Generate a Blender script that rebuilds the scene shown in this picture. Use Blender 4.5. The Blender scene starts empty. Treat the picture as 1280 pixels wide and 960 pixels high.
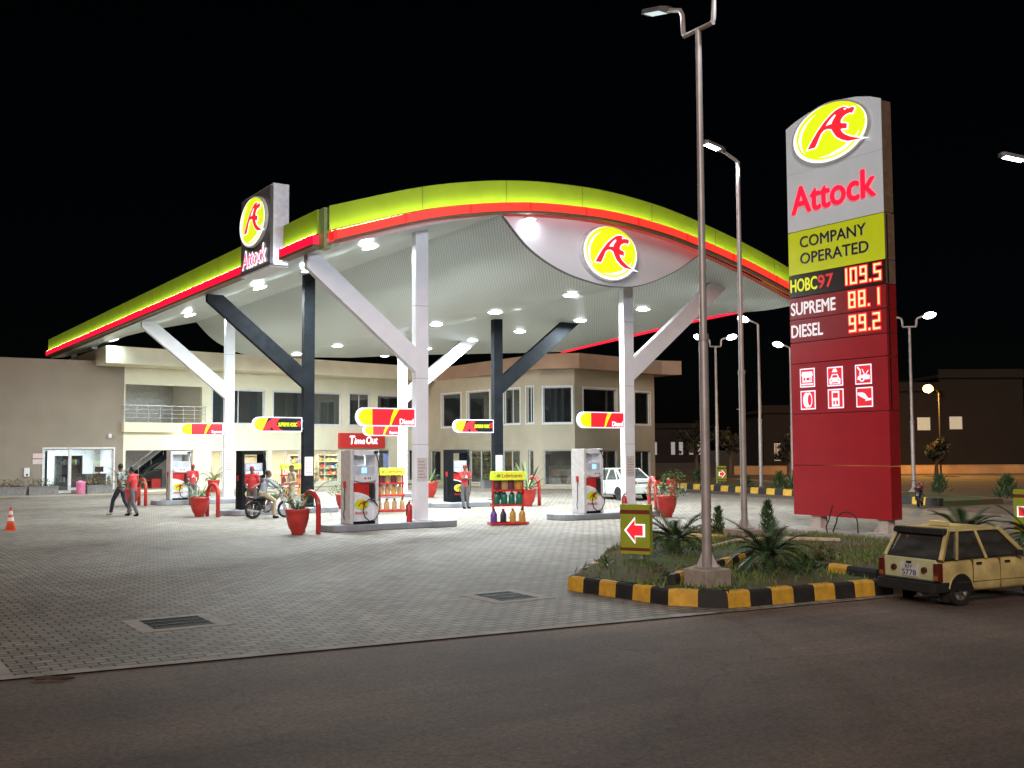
import bpy, bmesh, math, random
from math import sin, cos, tan, pi, radians as R
from mathutils import Vector as Vec, Matrix as Mat
random.seed(7)
S = bpy.context.scene
COL = S.collection

# ------------------------------------------------------------------ site frame
# the camera stands at the origin looking along +Y; the station is turned by ROT:
# u runs along the road, v runs from the road into the station
ROT = R(33.0)
UX, UY = cos(ROT), sin(ROT)
def W(u, v, z=0.0):
    return Vec((u*UX - v*UY, u*UY + v*UX, z))

# ------------------------------------------------------------------ camera
cam = bpy.data.cameras.new('camera'); camo = bpy.data.objects.new('camera', cam); COL.objects.link(camo)
cam.sensor_width = 36.0; cam.lens = 36.0*1320/1280; cam.clip_end = 2000; cam.clip_start = 0.1
camo.matrix_world = Mat.Translation((0, 0, 2.45)) @ Mat.Rotation(R(90+3.55), 4, 'X') @ Mat.Rotation(R(-0.3), 4, 'Z')
S.camera = camo

# ------------------------------------------------------------------ world, sky glow, exposure
wd = bpy.data.worlds.new('World'); S.world = wd; wd.use_nodes = True
nt = wd.node_tree; bg = nt.nodes['Background']
sky = nt.nodes.new('ShaderNodeTexSky'); sky.sky_type = 'NISHITA'; sky.sun_disc = False
sky.sun_elevation = R(38); sky.sun_rotation = R(205); sky.air_density = 1.0
nt.links.new(sky.outputs[0], bg.inputs[0]); bg.inputs[1].default_value = 0.0002
sun = bpy.data.lights.new('night_glow', 'SUN'); sun.energy = 1.7; sun.angle = R(25); sun.color = (1.0, 0.82, 0.72)
suno = bpy.data.objects.new('night_glow', sun); COL.objects.link(suno)
# soft glow of the street lights along the road behind the camera
d = Vec((0.24, 0.86, -0.43)).normalized(); suno.rotation_euler = d.to_track_quat('-Z', 'Y').to_euler(); suno.location = (0, -10, 30)
S.view_settings.view_transform = 'Standard'; S.view_settings.look = 'None'; S.view_settings.exposure = 0; S.view_settings.gamma = 1
S.view_settings.use_curve_mapping = False
S.render.engine = 'CYCLES'
cy = S.cycles; cy.use_denoising = True; cy.max_bounces = 6; cy.diffuse_bounces = 3; cy.glossy_bounces = 3; cy.transparent_max_bounces = 8
cy.sample_clamp_indirect = 6.0; cy.use_light_tree = True; cy.caustics_reflective = False; cy.caustics_refractive = False

# ------------------------------------------------------------------ materials
MATS = {}
def pm(name, col, rough=.55, metal=0.0, var=.12, scale=6.0, bump=0.0, bscale=None, spec=.5, emit=None, es=0.0, coat=0.0):
    """procedural surface: base colour broken up by two noises, optional bump and glow"""
    if name in MATS: return MATS[name]
    m = bpy.data.materials.new(name); m.use_nodes = True; n = m.node_tree.nodes; l = m.node_tree.links
    b = n['Principled BSDF']
    tc = n.new('ShaderNodeTexCoord'); no = n.new('ShaderNodeTexNoise'); no.inputs['Scale'].default_value = scale; no.inputs['Detail'].default_value = 5
    l.new(tc.outputs['Object'], no.inputs['Vector'])
    mx = n.new('ShaderNodeMixRGB'); c = Vec(col)
    lo = [max(0, x*(1-var)) for x in c]; hi = [min(1, x*(1+var)) for x in c]
    mx.inputs[1].default_value = (*lo, 1); mx.inputs[2].default_value = (*hi, 1)
    cr = n.new('ShaderNodeValToRGB'); cr.color_ramp.elements[0].position = .3; cr.color_ramp.elements[1].position = .7
    l.new(no.outputs[0], cr.inputs[0]); l.new(cr.outputs[0], mx.inputs[0]); l.new(mx.outputs[0], b.inputs['Base Color'])
    b.inputs['Roughness'].default_value = rough; b.inputs['Metallic'].default_value = metal
    b.inputs['Specular IOR Level'].default_value = spec; b.inputs['Coat Weight'].default_value = coat
    if bump:
        n2 = n.new('ShaderNodeTexNoise'); n2.inputs['Scale'].default_value = bscale or scale*6; n2.inputs['Detail'].default_value = 4
        l.new(tc.outputs['Object'], n2.inputs['Vector'])
        bp = n.new('ShaderNodeBump'); bp.inputs['Strength'].default_value = bump; bp.inputs['Distance'].default_value = .02
        l.new(n2.outputs[0], bp.inputs['Height']); l.new(bp.outputs[0], b.inputs['Normal'])
    if emit:
        b.inputs['Emission Color'].default_value = (*emit, 1); b.inputs['Emission Strength'].default_value = es
    MATS[name] = m; return m
def glow(name, col, s, base=None):
    return pm(name, base or [c*.8 for c in col], .4, var=.03, emit=col, es=s)
def glass(name, tint=(1, 1, 1), refl=.10, haze=.03):
    if name in MATS: return MATS[name]
    m = bpy.data.materials.new(name); m.use_nodes = True; n = m.node_tree.nodes; l = m.node_tree.links
    for x in list(n): n.remove(x)
    o = n.new('ShaderNodeOutputMaterial'); t = n.new('ShaderNodeBsdfTransparent'); t.inputs[0].default_value = (*tint, 1)
    g = n.new('ShaderNodeBsdfGlossy'); g.inputs['Roughness'].default_value = .03; g.inputs[0].default_value = (.9, .95, .95, 1)
    no = n.new('ShaderNodeTexNoise'); no.inputs['Scale'].default_value = 1.3
    bp = n.new('ShaderNodeBump'); bp.inputs['Strength'].default_value = .03; l.new(no.outputs[0], bp.inputs['Height']); l.new(bp.outputs[0], g.inputs['Normal'])
    lw = n.new('ShaderNodeFresnel'); lw.inputs[0].default_value = 1.5
    ma = n.new('ShaderNodeMath'); ma.operation = 'MULTIPLY_ADD'; ma.inputs[1].default_value = .9; ma.inputs[2].default_value = refl
    l.new(lw.outputs[0], ma.inputs[0]); mx = n.new('ShaderNodeMixShader'); l.new(ma.outputs[0], mx.inputs[0])
    df = n.new('ShaderNodeBsdfDiffuse'); df.inputs[0].default_value = (.42, .42, .39, 1); mt = n.new('ShaderNodeMixShader')  # grey diffuse mixed in stands for the greyish reflection in the panes
    nd = n.new('ShaderNodeTexNoise'); nd.inputs['Scale'].default_value = 2.5; nd.inputs['Detail'].default_value = 5; md = n.new('ShaderNodeMath'); md.operation = 'MULTIPLY'; md.inputs[1].default_value = haze*2; l.new(nd.outputs[0], md.inputs[0]); l.new(md.outputs[0], mt.inputs[0])
    l.new(t.outputs[0], mt.inputs[1]); l.new(df.outputs[0], mt.inputs[2]); l.new(mt.outputs[0], mx.inputs[1]); l.new(g.outputs[0], mx.inputs[2]); l.new(mx.outputs[0], o.inputs[0])
    MATS[name] = m; return m
def lin(r, g, b):
    f = lambda c: (c/255/12.92) if c <= 10 else ((c/255+.055)/1.055)**2.4
    return (f(r), f(g), f(b))

# ------------------------------------------------------------------ mesh builder
class MB:
    def __init__(s, M=None):
        s.v = []; s.f = []; s.m = []; s.M = M or Mat.Identity(4)
    def add(s, vs, fs, mi=0):
        o = len(s.v); s.v += [s.M @ Vec(p) for p in vs]; s.f += [[i+o for i in f] for f in fs]; s.m += [mi]*len(fs); return s
    def box(s, x0, x1, y0, y1, z0, z1, mi=0):
        vs = [(x0,y0,z0),(x1,y0,z0),(x1,y1,z0),(x0,y1,z0),(x0,y0,z1),(x1,y0,z1),(x1,y1,z1),(x0,y1,z1)]
        return s.add(vs, [(3,2,1,0),(4,5,6,7),(0,1,5,4),(1,2,6,5),(2,3,7,6),(3,0,4,7)], mi)
    def cbox(s, c, d, mi=0):
        return s.box(c[0]-d[0]/2, c[0]+d[0]/2, c[1]-d[1]/2, c[1]+d[1]/2, c[2]-d[2]/2, c[2]+d[2]/2, mi)
    def frame(s, p, q):
        z = (Vec(q)-Vec(p)); L = z.length; z.normalize()
        up = Vec((0,0,1)) if abs(z.z) < .95 else Vec((0,1,0))
        x = up.cross(z).normalized(); y = z.cross(x); return x, y, z, L
    def bar(s, p, q, w, h=None, mi=0):
        h = h or w; x, y, z, L = s.frame(p, q); p = Vec(p); q = Vec(q); vs = []
        for b in (p, q):
            for a, c in ((-1,-1),(1,-1),(1,1),(-1,1)): vs.append(b + x*(a*w/2) + y*(c*h/2))
        return s.add(vs, [(3,2,1,0),(4,5,6,7),(0,1,5,4),(1,2,6,5),(2,3,7,6),(3,0,4,7)], mi)
    def tube(s, pts, r, n=8, mi=0, caps=True):
        pts = [Vec(p) for p in pts]; k = len(pts); rs = r if isinstance(r, (list, tuple)) else [r]*k; vs = []; ref = None
        for i, p in enumerate(pts):
            t = (pts[min(i+1, k-1)] - pts[max(i-1, 0)]).normalized()
            if ref is None:
                ref = Vec((0,0,1)) if abs(t.z) < .9 else Vec((1,0,0))
            x = (ref - t*ref.dot(t)).normalized(); y = t.cross(x); ref = x
            vs += [p + (x*cos(2*pi*j/n) + y*sin(2*pi*j/n))*rs[i] for j in range(n)]
        fs = [(i*n+j, i*n+(j+1) % n, (i+1)*n+(j+1) % n, (i+1)*n+j) for i in range(k-1) for j in range(n)]
        if caps: fs += [tuple(range(n))[::-1], tuple((k-1)*n+j for j in range(n))]
        return s.add(vs, fs, mi)
    def lathe(s, prof, n=20, c=(0,0,0), mi=0, axis='z', sx=1, sy=1):
        vs = []; k = len(prof)
        for r, z in prof:
            for j in range(n):
                a = 2*pi*j/n; p = (r*cos(a)*sx, r*sin(a)*sy, z)
                if axis == 'y': p = (p[0], -p[2], p[1])
                if axis == 'x': p = (p[2], p[0], p[1])
                vs.append((p[0]+c[0], p[1]+c[1], p[2]+c[2]))
        fs = [(i*n+j, i*n+(j+1) % n, (i+1)*n+(j+1) % n, (i+1)*n+j) for i in range(k-1) for j in range(n)]
        if prof[0][0] > 1e-6: fs.append(tuple(range(n))[::-1])
        if prof[-1][0] > 1e-6: fs.append(tuple((k-1)*n+j for j in range(n)))
        return s.add(vs, fs, mi)
    def prism(s, pts, d0, d1, axis='y', mi=0):
        """polygon in the (x,z) plane for axis y, (x,y) for z, (y,z) for x; extruded d0..d1"""
        n = len(pts); mk = {'y': lambda a, b, d: (a, d, b), 'z': lambda a, b, d: (a, b, d), 'x': lambda a, b, d: (d, a, b)}[axis]
        vs = [mk(a, b, d0) for a, b in pts] + [mk(a, b, d1) for a, b in pts]
        fs = [tuple(range(n)), tuple(range(2*n-1, n-1, -1))] + [(i, i+n, (i+1) % n+n, (i+1) % n) for i in range(n)]
        return s.add(vs, fs, mi)
    def strip(s, a, b, mi=0):
        n = len(a); return s.add(list(a)+list(b), [(i, i+1, n+i+1, n+i) for i in range(n-1)], mi)
    def ball(s, c, r, n=10, mi=0):
        rx, ry, rz = r if isinstance(r, (list, tuple)) else (r, r, r); vs = []; m = n//2+1
        for i in range(m+1):
            t = pi*i/m
            for j in range(n): vs.append((c[0]+rx*sin(t)*cos(2*pi*j/n), c[1]+ry*sin(t)*sin(2*pi*j/n), c[2]-rz*cos(t)))
        return s.add(vs, [(i*n+j, i*n+(j+1) % n, (i+1)*n+(j+1) % n, (i+1)*n+j) for i in range(m) for j in range(n)], mi)
    def mesh(s, name, mats, smooth=False, fix=True):
        me = bpy.data.meshes.new(name); me.from_pydata([tuple(p) for p in s.v], [], s.f)
        for m in (mats if isinstance(mats, (list, tuple)) else [mats]): me.materials.append(m)
        me.polygons.foreach_set('material_index', s.m)
        if fix:
            b = bmesh.new(); b.from_mesh(me); bmesh.ops.recalc_face_normals(b, faces=b.faces); b.to_mesh(me); b.free()
        if smooth: me.polygons.foreach_set('use_smooth', [True]*len(me.polygons))
        me.update(); return me
def link(o, parent=None):
    COL.objects.link(o)
    if parent is not None: o.parent = parent
    return o
def ev(o):
    """apply an object's modifiers, leaving plain mesh data"""
    dg = bpy.context.evaluated_depsgraph_get(); me = bpy.data.meshes.new_from_object(o.evaluated_get(dg)); return me
def obj(name, mb, mats, parent=None, smooth=False, bevel=0.0, seg=2, loc=None, rz=0.0, fix=True, sub=0):
    me = mb.mesh(name, mats, smooth, fix); o = bpy.data.objects.new(name, me); link(o, parent)
    if loc is not None: o.location = loc
    o.rotation_euler.z = rz
    if bevel or sub:
        if bevel:
            b = o.modifiers.new('b', 'BEVEL'); b.width = bevel; b.segments = seg; b.limit_method = 'ANGLE'; b.angle_limit = R(40)
        if sub: b = o.modifiers.new('s', 'SUBSURF'); b.levels = sub; b.render_levels = sub
        o.data = ev(o); o.modifiers.clear(); o.data.name = name
        if smooth: o.data.polygons.foreach_set('use_smooth', [True]*len(o.data.polygons))
    if smooth == 'auto' or (bevel and smooth):
        try: o.data.set_sharp_from_angle(angle=R(35))
        except Exception: pass
    return o
def tag(o, label, cat, group=None, kind=None):
    o['label'] = label; o['category'] = cat
    if group: o['group'] = group
    if kind: o['kind'] = kind
    return o
def thing(name, label, cat, loc, rz=ROT, group=None, scale=1.0):
    o = bpy.data.objects.new(name, None); o.empty_display_size = .2; link(o); o.location = loc; o.rotation_euler.z = rz; o.scale = (scale,)*3
    return tag(o, label, cat, group)
def struct(name, mb, mats, loc=None, rz=0, **k):
    o = obj(name, mb, mats, None, loc=loc, rz=rz, **k); o['kind'] = 'structure'; return o
def dup(root, loc, label=None, rz=None, scale=None):
    r = root.copy(); COL.objects.link(r); r.location = loc
    if label: r['label'] = label
    if rz is not None: r.rotation_euler.z = rz
    if scale is not None: r.scale = (scale,)*3
    for ch in list(root.children):
        c = ch.copy(); COL.objects.link(c); c.parent = r
        for g in list(ch.children):
            e = g.copy(); COL.objects.link(e); e.parent = c
    return r
def lamp(kind, loc, e, col=(1, 1, 1), size=.2, parent=None, rot=None, spot=None, name='lamp'):
    L = bpy.data.lights.new(name, kind); L.energy = e; L.color = col
    if kind == 'AREA': L.shape = 'DISK'; L.size = size
    else: L.shadow_soft_size = size
    if spot: L.spot_size = spot; L.spot_blend = .6
    o = bpy.data.objects.new(name, L); link(o, parent); o.location = loc
    if rot: o.rotation_euler = rot
    return o
def curve_mesh(loops, offset=0.0, ext=.01):
    """filled planar shape (with holes) from poly loops; returns a mesh in its XY plane"""
    cu = bpy.data.curves.new('c', 'CURVE'); cu.dimensions = '2D'; cu.fill_mode = 'BOTH'; cu.offset = offset; cu.extrude = ext
    for lp in loops:
        sp = cu.splines.new('POLY'); sp.points.add(len(lp)-1); sp.use_cyclic_u = True
        for p, q in zip(sp.points, lp): p.co = (q[0], q[1], 0, 1)
    o = bpy.data.objects.new('c', cu); link(o); me = ev(o); bpy.data.objects.remove(o); return me
ROTX = Mat.Rotation(R(90), 4, 'X')      # XY plane -> stands up, facing -y
def plate(name, me, mat, parent, loc=(0, 0, 0), sx=1, sz=1, M=None):
    me.transform((M or ROTX) @ Mat.Diagonal((sx, sz, 1, 1))); me.materials.clear(); me.materials.append(mat); me.name = name
    o = bpy.data.objects.new(name, me); link(o, parent); o.location = loc; return o
def text(s, w, h, mat, parent, loc, bold=.0, shear=0.0, ext=.008, name='lettering', M=None, space=1.0):
    """lettering fitted into w x h, lower-left corner at loc, facing -y of its parent"""
    cu = bpy.data.curves.new('t', 'FONT'); cu.body = s; cu.size = 1; cu.shear = shear; cu.space_character = space; cu.fill_mode = 'BOTH'; cu.resolution_u = 3
    o = bpy.data.objects.new('t', cu); link(o); me = ev(o); bpy.data.objects.remove(o)
    xs = [v.co.x for v in me.vertices]; ys = [v.co.y for v in me.vertices]
    x0, x1, y0, y1 = min(xs), max(xs), min(ys), max(ys)
    me.transform(Mat.Diagonal((w/(x1-x0), h/(y1-y0), 1, 1)) @ Mat.Translation((-x0, -y0, 0)))
    b = bmesh.new(); b.from_mesh(me)
    if ext:
        r = bmesh.ops.extrude_face_region(b, geom=b.faces[:]); bmesh.ops.translate(b, vec=(0, 0, ext), verts=[v for v in r['geom'] if isinstance(v, bmesh.types.BMVert)])
        bmesh.ops.recalc_face_normals(b, faces=b.faces)
    if bold > 0:      # thicken the strokes: copies nudged sideways, each a hair further back
        base = b.copy(); src = bpy.data.meshes.new('q'); base.to_mesh(src); base.free(); wd_ = bold*h*1.3
        for k, (dx, dz) in enumerate(((wd_, 0), (-wd_, 0), (0, wd_), (0, -wd_))):
            n0 = len(b.verts); b.from_mesh(src); b.verts.ensure_lookup_table(); bmesh.ops.translate(b, vec=(dx, dz, -.0006*(k+1)), verts=b.verts[n0:])
    b.to_mesh(me); b.free()
    return plate(name, me, mat, parent, loc, M=M)

# ------------------------------------------------------------------ shared materials
white = pm('white_paint', (.84, .84, .88), .38, var=.05, scale=2)
whitep = pm('white_panel', (.72, .73, .75), .35, var=.05, scale=3)
black = pm('black_paint', (.011, .013, .016), .62, var=.3, scale=3, spec=.08)
rubber = pm('black_rubber', (.018, .018, .018), .75, var=.3, scale=12)
steel = pm('galvanised_steel', (.45, .45, .46), .42, .8, var=.2, scale=4)
chrome = pm('chrome', (.75, .75, .76), .14, 1.0, var=.05)
redp = pm('red_paint', (.52, .025, .022), .35, var=.15, scale=4, coat=.3)
redpot = pm('red_pot_paint', (.46, .035, .028), .42, var=.25, scale=5, bump=.15)
concrete = pm('concrete', (.36, .345, .32), .85, var=.2, scale=3, bump=.35)
islandm = pm('grey_kerb_paint', (.24, .255, .275), .6, var=.14, scale=3, bump=.15)
leaf = pm('leaf_green', (.055, .105, .03), .5, var=.45, scale=9)
leafd = pm('leaf_dark', (.045, .088, .030), .5, var=.45, scale=9)
leafl = pm('leaf_pale', (.11, .19, .06), .5, var=.4, scale=9)
leafb = pm('leaf_dry', (.17, .12, .06), .6, var=.35, scale=9)
bark = pm('bark', (.09, .06, .04), .9, var=.3, scale=20, bump=.5)
soil = pm('soil', (.10, .07, .045), .95, var=.4, scale=5, bump=.6)
yellowp = pm('yellow_kerb_paint', (.70, .40, .045), .65, var=.22, scale=7, bump=.3)
blackk = pm('black_kerb_paint', (.022, .021, .02), .7, var=.3, scale=7, bump=.3)
cool = (.86, .97, 1.0)
EM_Y = glow('lit_lime', (.72, .86, .012), .86)
EM_R = glow('lit_red', (1.0, .018, .03), 1.1)
EM_W = glow('lit_white', (.93, .96, 1.0), 1.25)

# ------------------------------------------------------------------ emblem: red bird-headed monogram on a lime ellipse
_o = [(360,625),(450,628),(470,590),(498,525),(525,465),(560,435),(600,430),(645,450),(665,500),(700,570),(760,630),(830,672),(930,684),(985,688),(930,664),(860,625),(800,575),(765,530),(750,487),(785,490),(818,502),(822,440),(800,425),(765,415),(752,398),(757,370),(782,335),(820,315),(858,310),(885,325),(893,300),(906,290),(905,258),(880,245),(840,250),(822,224),(785,205),(740,208),(690,225),(640,260),(560,330),(480,430),(420,520)]
_h = [(580,385),(650,380),(663,340),(700,290),(690,268),(650,300),(610,342)]
_e = [(785,228),(828,234),(803,260)]
_n = lambda l: [((x-612)/432, (478-y)/388) for x, y in l]
FIG = [_n(_o), _n(_h), _n(_e)]
def arcband(a0, a1, r0, r1, n=26, e=.35):
    o = []; i = []
    for k in range(n+1):
        t = k/n; a = R(a0+(a1-a0)*t); w = min(1, t/e, (1-t)/e)
        o.append((r1*cos(a), r1*sin(a))); i.append(((r1-(r1-r0)*w-.004)*cos(a), (r1-(r1-r0)*w-.004)*sin(a)))
    return o + i[::-1]
def emblem(parent, loc, a, b, depth=.12, lit=True, rings=True, M=None, name='emblem'):
    fy = EM_Y if lit else pm('lime_print', (.62, .68, .02), .4); fr = EM_R if lit else pm('red_print', (.6, .02, .02), .4)
    fw = EM_W if lit else pm('white_print', (.8, .8, .8), .4)
    rim = pm('emblem_rim', (.62, .63, .66), .4)
    Mx = M or ROTX
    el = [(cos(2*pi*k/56), sin(2*pi*k/56)) for k in range(56)]
    mb = MB(Mx @ Mat.Diagonal((a, b, 1, 1))); mb.prism([(x*1.04, y*1.04) for x, y in el], 0, depth, 'z')
    base = obj(name, mb, rim, parent, loc=loc)
    q = lambda nm, loops, mat, z, off=0: plate(nm, curve_mesh(loops, off, .002), mat, base, sx=a, sz=b, M=Mx @ Mat.Translation((0, 0, z)))
    q('lime_disc', [[(x*.985, y*.985) for x, y in el]], fy, depth+.004)
    if rings:
        q('white_ring', [arcband(95, 400, .90, .985, 40, .3)], fw, depth+.010)
        q('white_arc', [arcband(115, 218, .76, .83)], fw, depth+.012)
        q('white_arc', [arcband(250, 342, .72, .82)], fw, depth+.014)
        q('monogram_outline', [FIG[0]], fw, depth+.018, .035)
    q('monogram', FIG, fr, depth+.026)
    return base
# =================================================================== GROUND
def tree_mat(name, build):
    m = bpy.data.materials.new(name); m.use_nodes = True; MATS[name] = m; build(m.node_tree.nodes, m.node_tree.links, m.node_tree.nodes['Principled BSDF']); return m
def _paver(n, l, b):
    tc = n.new('ShaderNodeTexCoord')
    mp = n.new('ShaderNodeMapping'); l.new(tc.outputs['Object'], mp.inputs[0])
    # wavy joints of the interlocking blocks
    wv = n.new('ShaderNodeTexWave'); wv.inputs['Scale'].default_value = 1.31; wv.wave_type = 'BANDS'; wv.bands_direction = 'X'
    br = n.new('ShaderNodeTexBrick'); br.offset = .5; br.inputs['Scale'].default_value = 1.0; br.inputs['Brick Width'].default_value = .26; br.inputs['Row Height'].default_value = .17
    br.inputs['Mortar Size'].default_value = .015; br.inputs['Mortar Smooth'].default_value = .35; br.inputs['Bias'].default_value = 0
    br.inputs[1].default_value = (.38, .348, .308, 1); br.inputs[2].default_value = (.25, .228, .20, 1); br.inputs[3].default_value = (.038, .033, .029, 1)
    l.new(mp.outputs[0], br.inputs['Vector'])
    n1 = n.new('ShaderNodeTexNoise'); n1.inputs['Scale'].default_value = .22; n1.inputs['Detail'].default_value = 7; n1.inputs['Roughness'].default_value = .65; l.new(tc.outputs['Object'], n1.inputs[0])
    n2 = n.new('ShaderNodeTexNoise'); n2.inputs['Scale'].default_value = 2.6; n2.inputs['Detail'].default_value = 6; l.new(tc.outputs['Object'], n2.inputs[0])
    r1 = n.new('ShaderNodeValToRGB'); r1.color_ramp.elements[0].position = .32; r1.color_ramp.elements[0].color = (.66, .62, .57, 1); r1.color_ramp.elements[1].position = .66; r1.color_ramp.elements[1].color = (1.12, 1.1, 1.07, 1)
    l.new(n1.outputs[0], r1.inputs[0])
    r2 = n.new('ShaderNodeValToRGB'); r2.color_ramp.elements[0].position = .3; r2.color_ramp.elements[0].color = (.82, .8, .78, 1); r2.color_ramp.elements[1].position = .65; r2.color_ramp.elements[1].color = (1.06, 1.06, 1.05, 1)
    l.new(n2.outputs[0], r2.inputs[0])
    m1 = n.new('ShaderNodeMixRGB'); m1.blend_type = 'MULTIPLY'; m1.inputs[0].default_value = 1; l.new(br.outputs[0], m1.inputs[1]); l.new(r1.outputs[0], m1.inputs[2])
    m2 = n.new('ShaderNodeMixRGB'); m2.blend_type = 'MULTIPLY'; m2.inputs[0].default_value = 1; l.new(m1.outputs[0], m2.inputs[1]); l.new(r2.outputs[0], m2.inputs[2])
    # oil drips and a few pale scuffs
    n6 = n.new('ShaderNodeTexNoise'); n6.inputs['Scale'].default_value = .9; n6.inputs['Detail'].default_value = 3; l.new(tc.outputs['Object'], n6.inputs[0])
    r6 = n.new('ShaderNodeValToRGB'); e6 = r6.color_ramp.elements; e6[0].position = .26; e6[0].color = (.55, .53, .5, 1); e6[1].position = .36; e6[1].color = (1, 1, 1, 1); x6 = e6.new(.70); x6.color = (1, 1, 1, 1); x6 = e6.new(.78); x6.color = (1.16, 1.14, 1.1, 1); l.new(n6.outputs[0], r6.inputs[0])
    m3 = n.new('ShaderNodeMixRGB'); m3.blend_type = 'MULTIPLY'; m3.inputs[0].default_value = 1; l.new(m2.outputs[0], m3.inputs[1]); l.new(r6.outputs[0], m3.inputs[2])
    # pale curved tyre scuff turning out of the station
    vd = n.new('ShaderNodeVectorMath'); vd.operation = 'DISTANCE'; vd.inputs[1].default_value = (21.93, 12.34, 0); l.new(tc.outputs['Object'], vd.inputs[0])
    rr = n.new('ShaderNodeValToRGB'); q = rr.color_ramp.elements; q[0].position = 0.7610; q[0].color = (1, 1, 1, 1); q[1].position = 0.7650; q[1].color = (1.14, 1.13, 1.1, 1); z_ = q.new(0.7710); z_.color = (1.12, 1.11, 1.09, 1); z_ = q.new(0.7760); z_.color = (1, 1, 1, 1)
    sc = n.new('ShaderNodeMath'); sc.operation = 'MULTIPLY'; sc.inputs[1].default_value = .05; l.new(vd.outputs['Value'], sc.inputs[0]); l.new(sc.outputs[0], rr.inputs[0])
    m4 = n.new('ShaderNodeMixRGB'); m4.blend_type = 'MULTIPLY'; m4.inputs[0].default_value = 1; l.new(m3.outputs[0], m4.inputs[1]); l.new(rr.outputs[0], m4.inputs[2])
    l.new(m4.outputs[0], b.inputs['Base Color'])
    bp = n.new('ShaderNodeBump'); bp.inputs['Strength'].default_value = .7; bp.inputs['Distance'].default_value = .012
    sb = n.new('ShaderNodeMath'); sb.operation = 'MULTIPLY_ADD'; sb.inputs[1].default_value = -1; l.new(br.outputs['Fac'], sb.inputs[0])
    n3 = n.new('ShaderNodeTexNoise'); n3.inputs['Scale'].default_value = 30; l.new(tc.outputs['Object'], n3.inputs[0])
    n4 = n.new('ShaderNodeMath'); n4.operation = 'MULTIPLY'; n4.inputs[1].default_value = .5; l.new(n3.outputs[0], n4.inputs[0]); l.new(n4.outputs[0], sb.inputs[2])
    l.new(sb.outputs[0], bp.inputs['Height']); l.new(bp.outputs[0], b.inputs['Normal']); b.inputs['Roughness'].default_value = .72
pavers = tree_mat('concrete_pavers', _paver)
def _asph(n, l, b, c0=(.112, .088, .076), c1=(.190, .147, .120)):
    tc = n.new('ShaderNodeTexCoord')
    n1 = n.new('ShaderNodeTexNoise'); n1.inputs['Scale'].default_value = .35; n1.inputs['Detail'].default_value = 8; n1.inputs['Roughness'].default_value = .6; l.new(tc.outputs['Object'], n1.inputs[0])
    n2 = n.new('ShaderNodeTexNoise'); n2.inputs['Scale'].default_value = 22; n2.inputs['Detail'].default_value = 6; n2.inputs['Roughness'].default_value = .85; l.new(tc.outputs['Object'], n2.inputs[0])
    r1 = n.new('ShaderNodeValToRGB'); r1.color_ramp.elements[0].position = .33; r1.color_ramp.elements[0].color = (*c0, 1); r1.color_ramp.elements[1].position = .68; r1.color_ramp.elements[1].color = (*c1, 1); l.new(n1.outputs[0], r1.inputs[0])
    r2 = n.new('ShaderNodeValToRGB'); r2.color_ramp.elements[0].position = .36; r2.color_ramp.elements[0].color = (.48, .46, .44, 1); r2.color_ramp.elements[1].position = .64; r2.color_ramp.elements[1].color = (1.45, 1.44, 1.42, 1); l.new(n2.outputs[0], r2.inputs[0])
    # wheel-worn bands and fine cracks along the road
    mp = n.new('ShaderNodeMapping'); mp.inputs['Scale'].default_value = (.05, .55, 1); l.new(tc.outputs['Object'], mp.inputs[0])
    n5 = n.new('ShaderNodeTexNoise'); n5.inputs['Scale'].default_value = 1.2; n5.inputs['Detail'].default_value = 4; l.new(mp.outputs[0], n5.inputs[0])
    r5 = n.new('ShaderNodeValToRGB'); r5.color_ramp.elements[0].position = .35; r5.color_ramp.elements[0].color = (.84, .84, .84, 1); r5.color_ramp.elements[1].position = .62; r5.color_ramp.elements[1].color = (1.1, 1.09, 1.08, 1); l.new(n5.outputs[0], r5.inputs[0])
    vo = n.new('ShaderNodeTexVoronoi'); vo.feature = 'DISTANCE_TO_EDGE'; vo.inputs['Scale'].default_value = .42
    nw = n.new('ShaderNodeTexNoise'); nw.inputs['Scale'].default_value = 1.1; nw.inputs['Detail'].default_value = 6; l.new(tc.outputs['Object'], nw.inputs[0])
    va = n.new('ShaderNodeMixRGB'); va.inputs[0].default_value = .55; l.new(tc.outputs['Object'], va.inputs[1]); l.new(nw.outputs['Color'], va.inputs[2]); l.new(va.outputs[0], vo.inputs['Vector'])
    rv = n.new('ShaderNodeValToRGB'); rv.color_ramp.elements[0].position = .0; rv.color_ramp.elements[0].color = (.72, .7, .68, 1); rv.color_ramp.elements[1].position = .006; l.new(vo.outputs['Distance'], rv.inputs[0])
    # scattered pebbles and dark spots
    vs = n.new('ShaderNodeTexVoronoi'); vs.inputs['Scale'].default_value = 5.5; vs.inputs['Randomness'].default_value = 1; l.new(tc.outputs['Object'], vs.inputs['Vector'])
    rs_ = n.new('ShaderNodeValToRGB'); es_ = rs_.color_ramp.elements; es_[0].position = .05; es_[0].color = (.42, .4, .38, 1); es_[1].position = .085; es_[1].color = (1, 1, 1, 1); l.new(vs.outputs['Distance'], rs_.inputs[0])
    # pale dust drifted over the surface
    nd = n.new('ShaderNodeTexNoise'); nd.inputs['Scale'].default_value = .9; nd.inputs['Detail'].default_value = 9; nd.inputs['Roughness'].default_value = .7; l.new(mp.outputs[0], nd.inputs[0])
    rd = n.new('ShaderNodeValToRGB'); ed = rd.color_ramp.elements; ed[0].position = .46; ed[0].color = (.93, .93, .93, 1); ed[1].position = .72; ed[1].color = (1.5, 1.42, 1.34, 1); l.new(nd.outputs[0], rd.inputs[0])
    cur = r1
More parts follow.
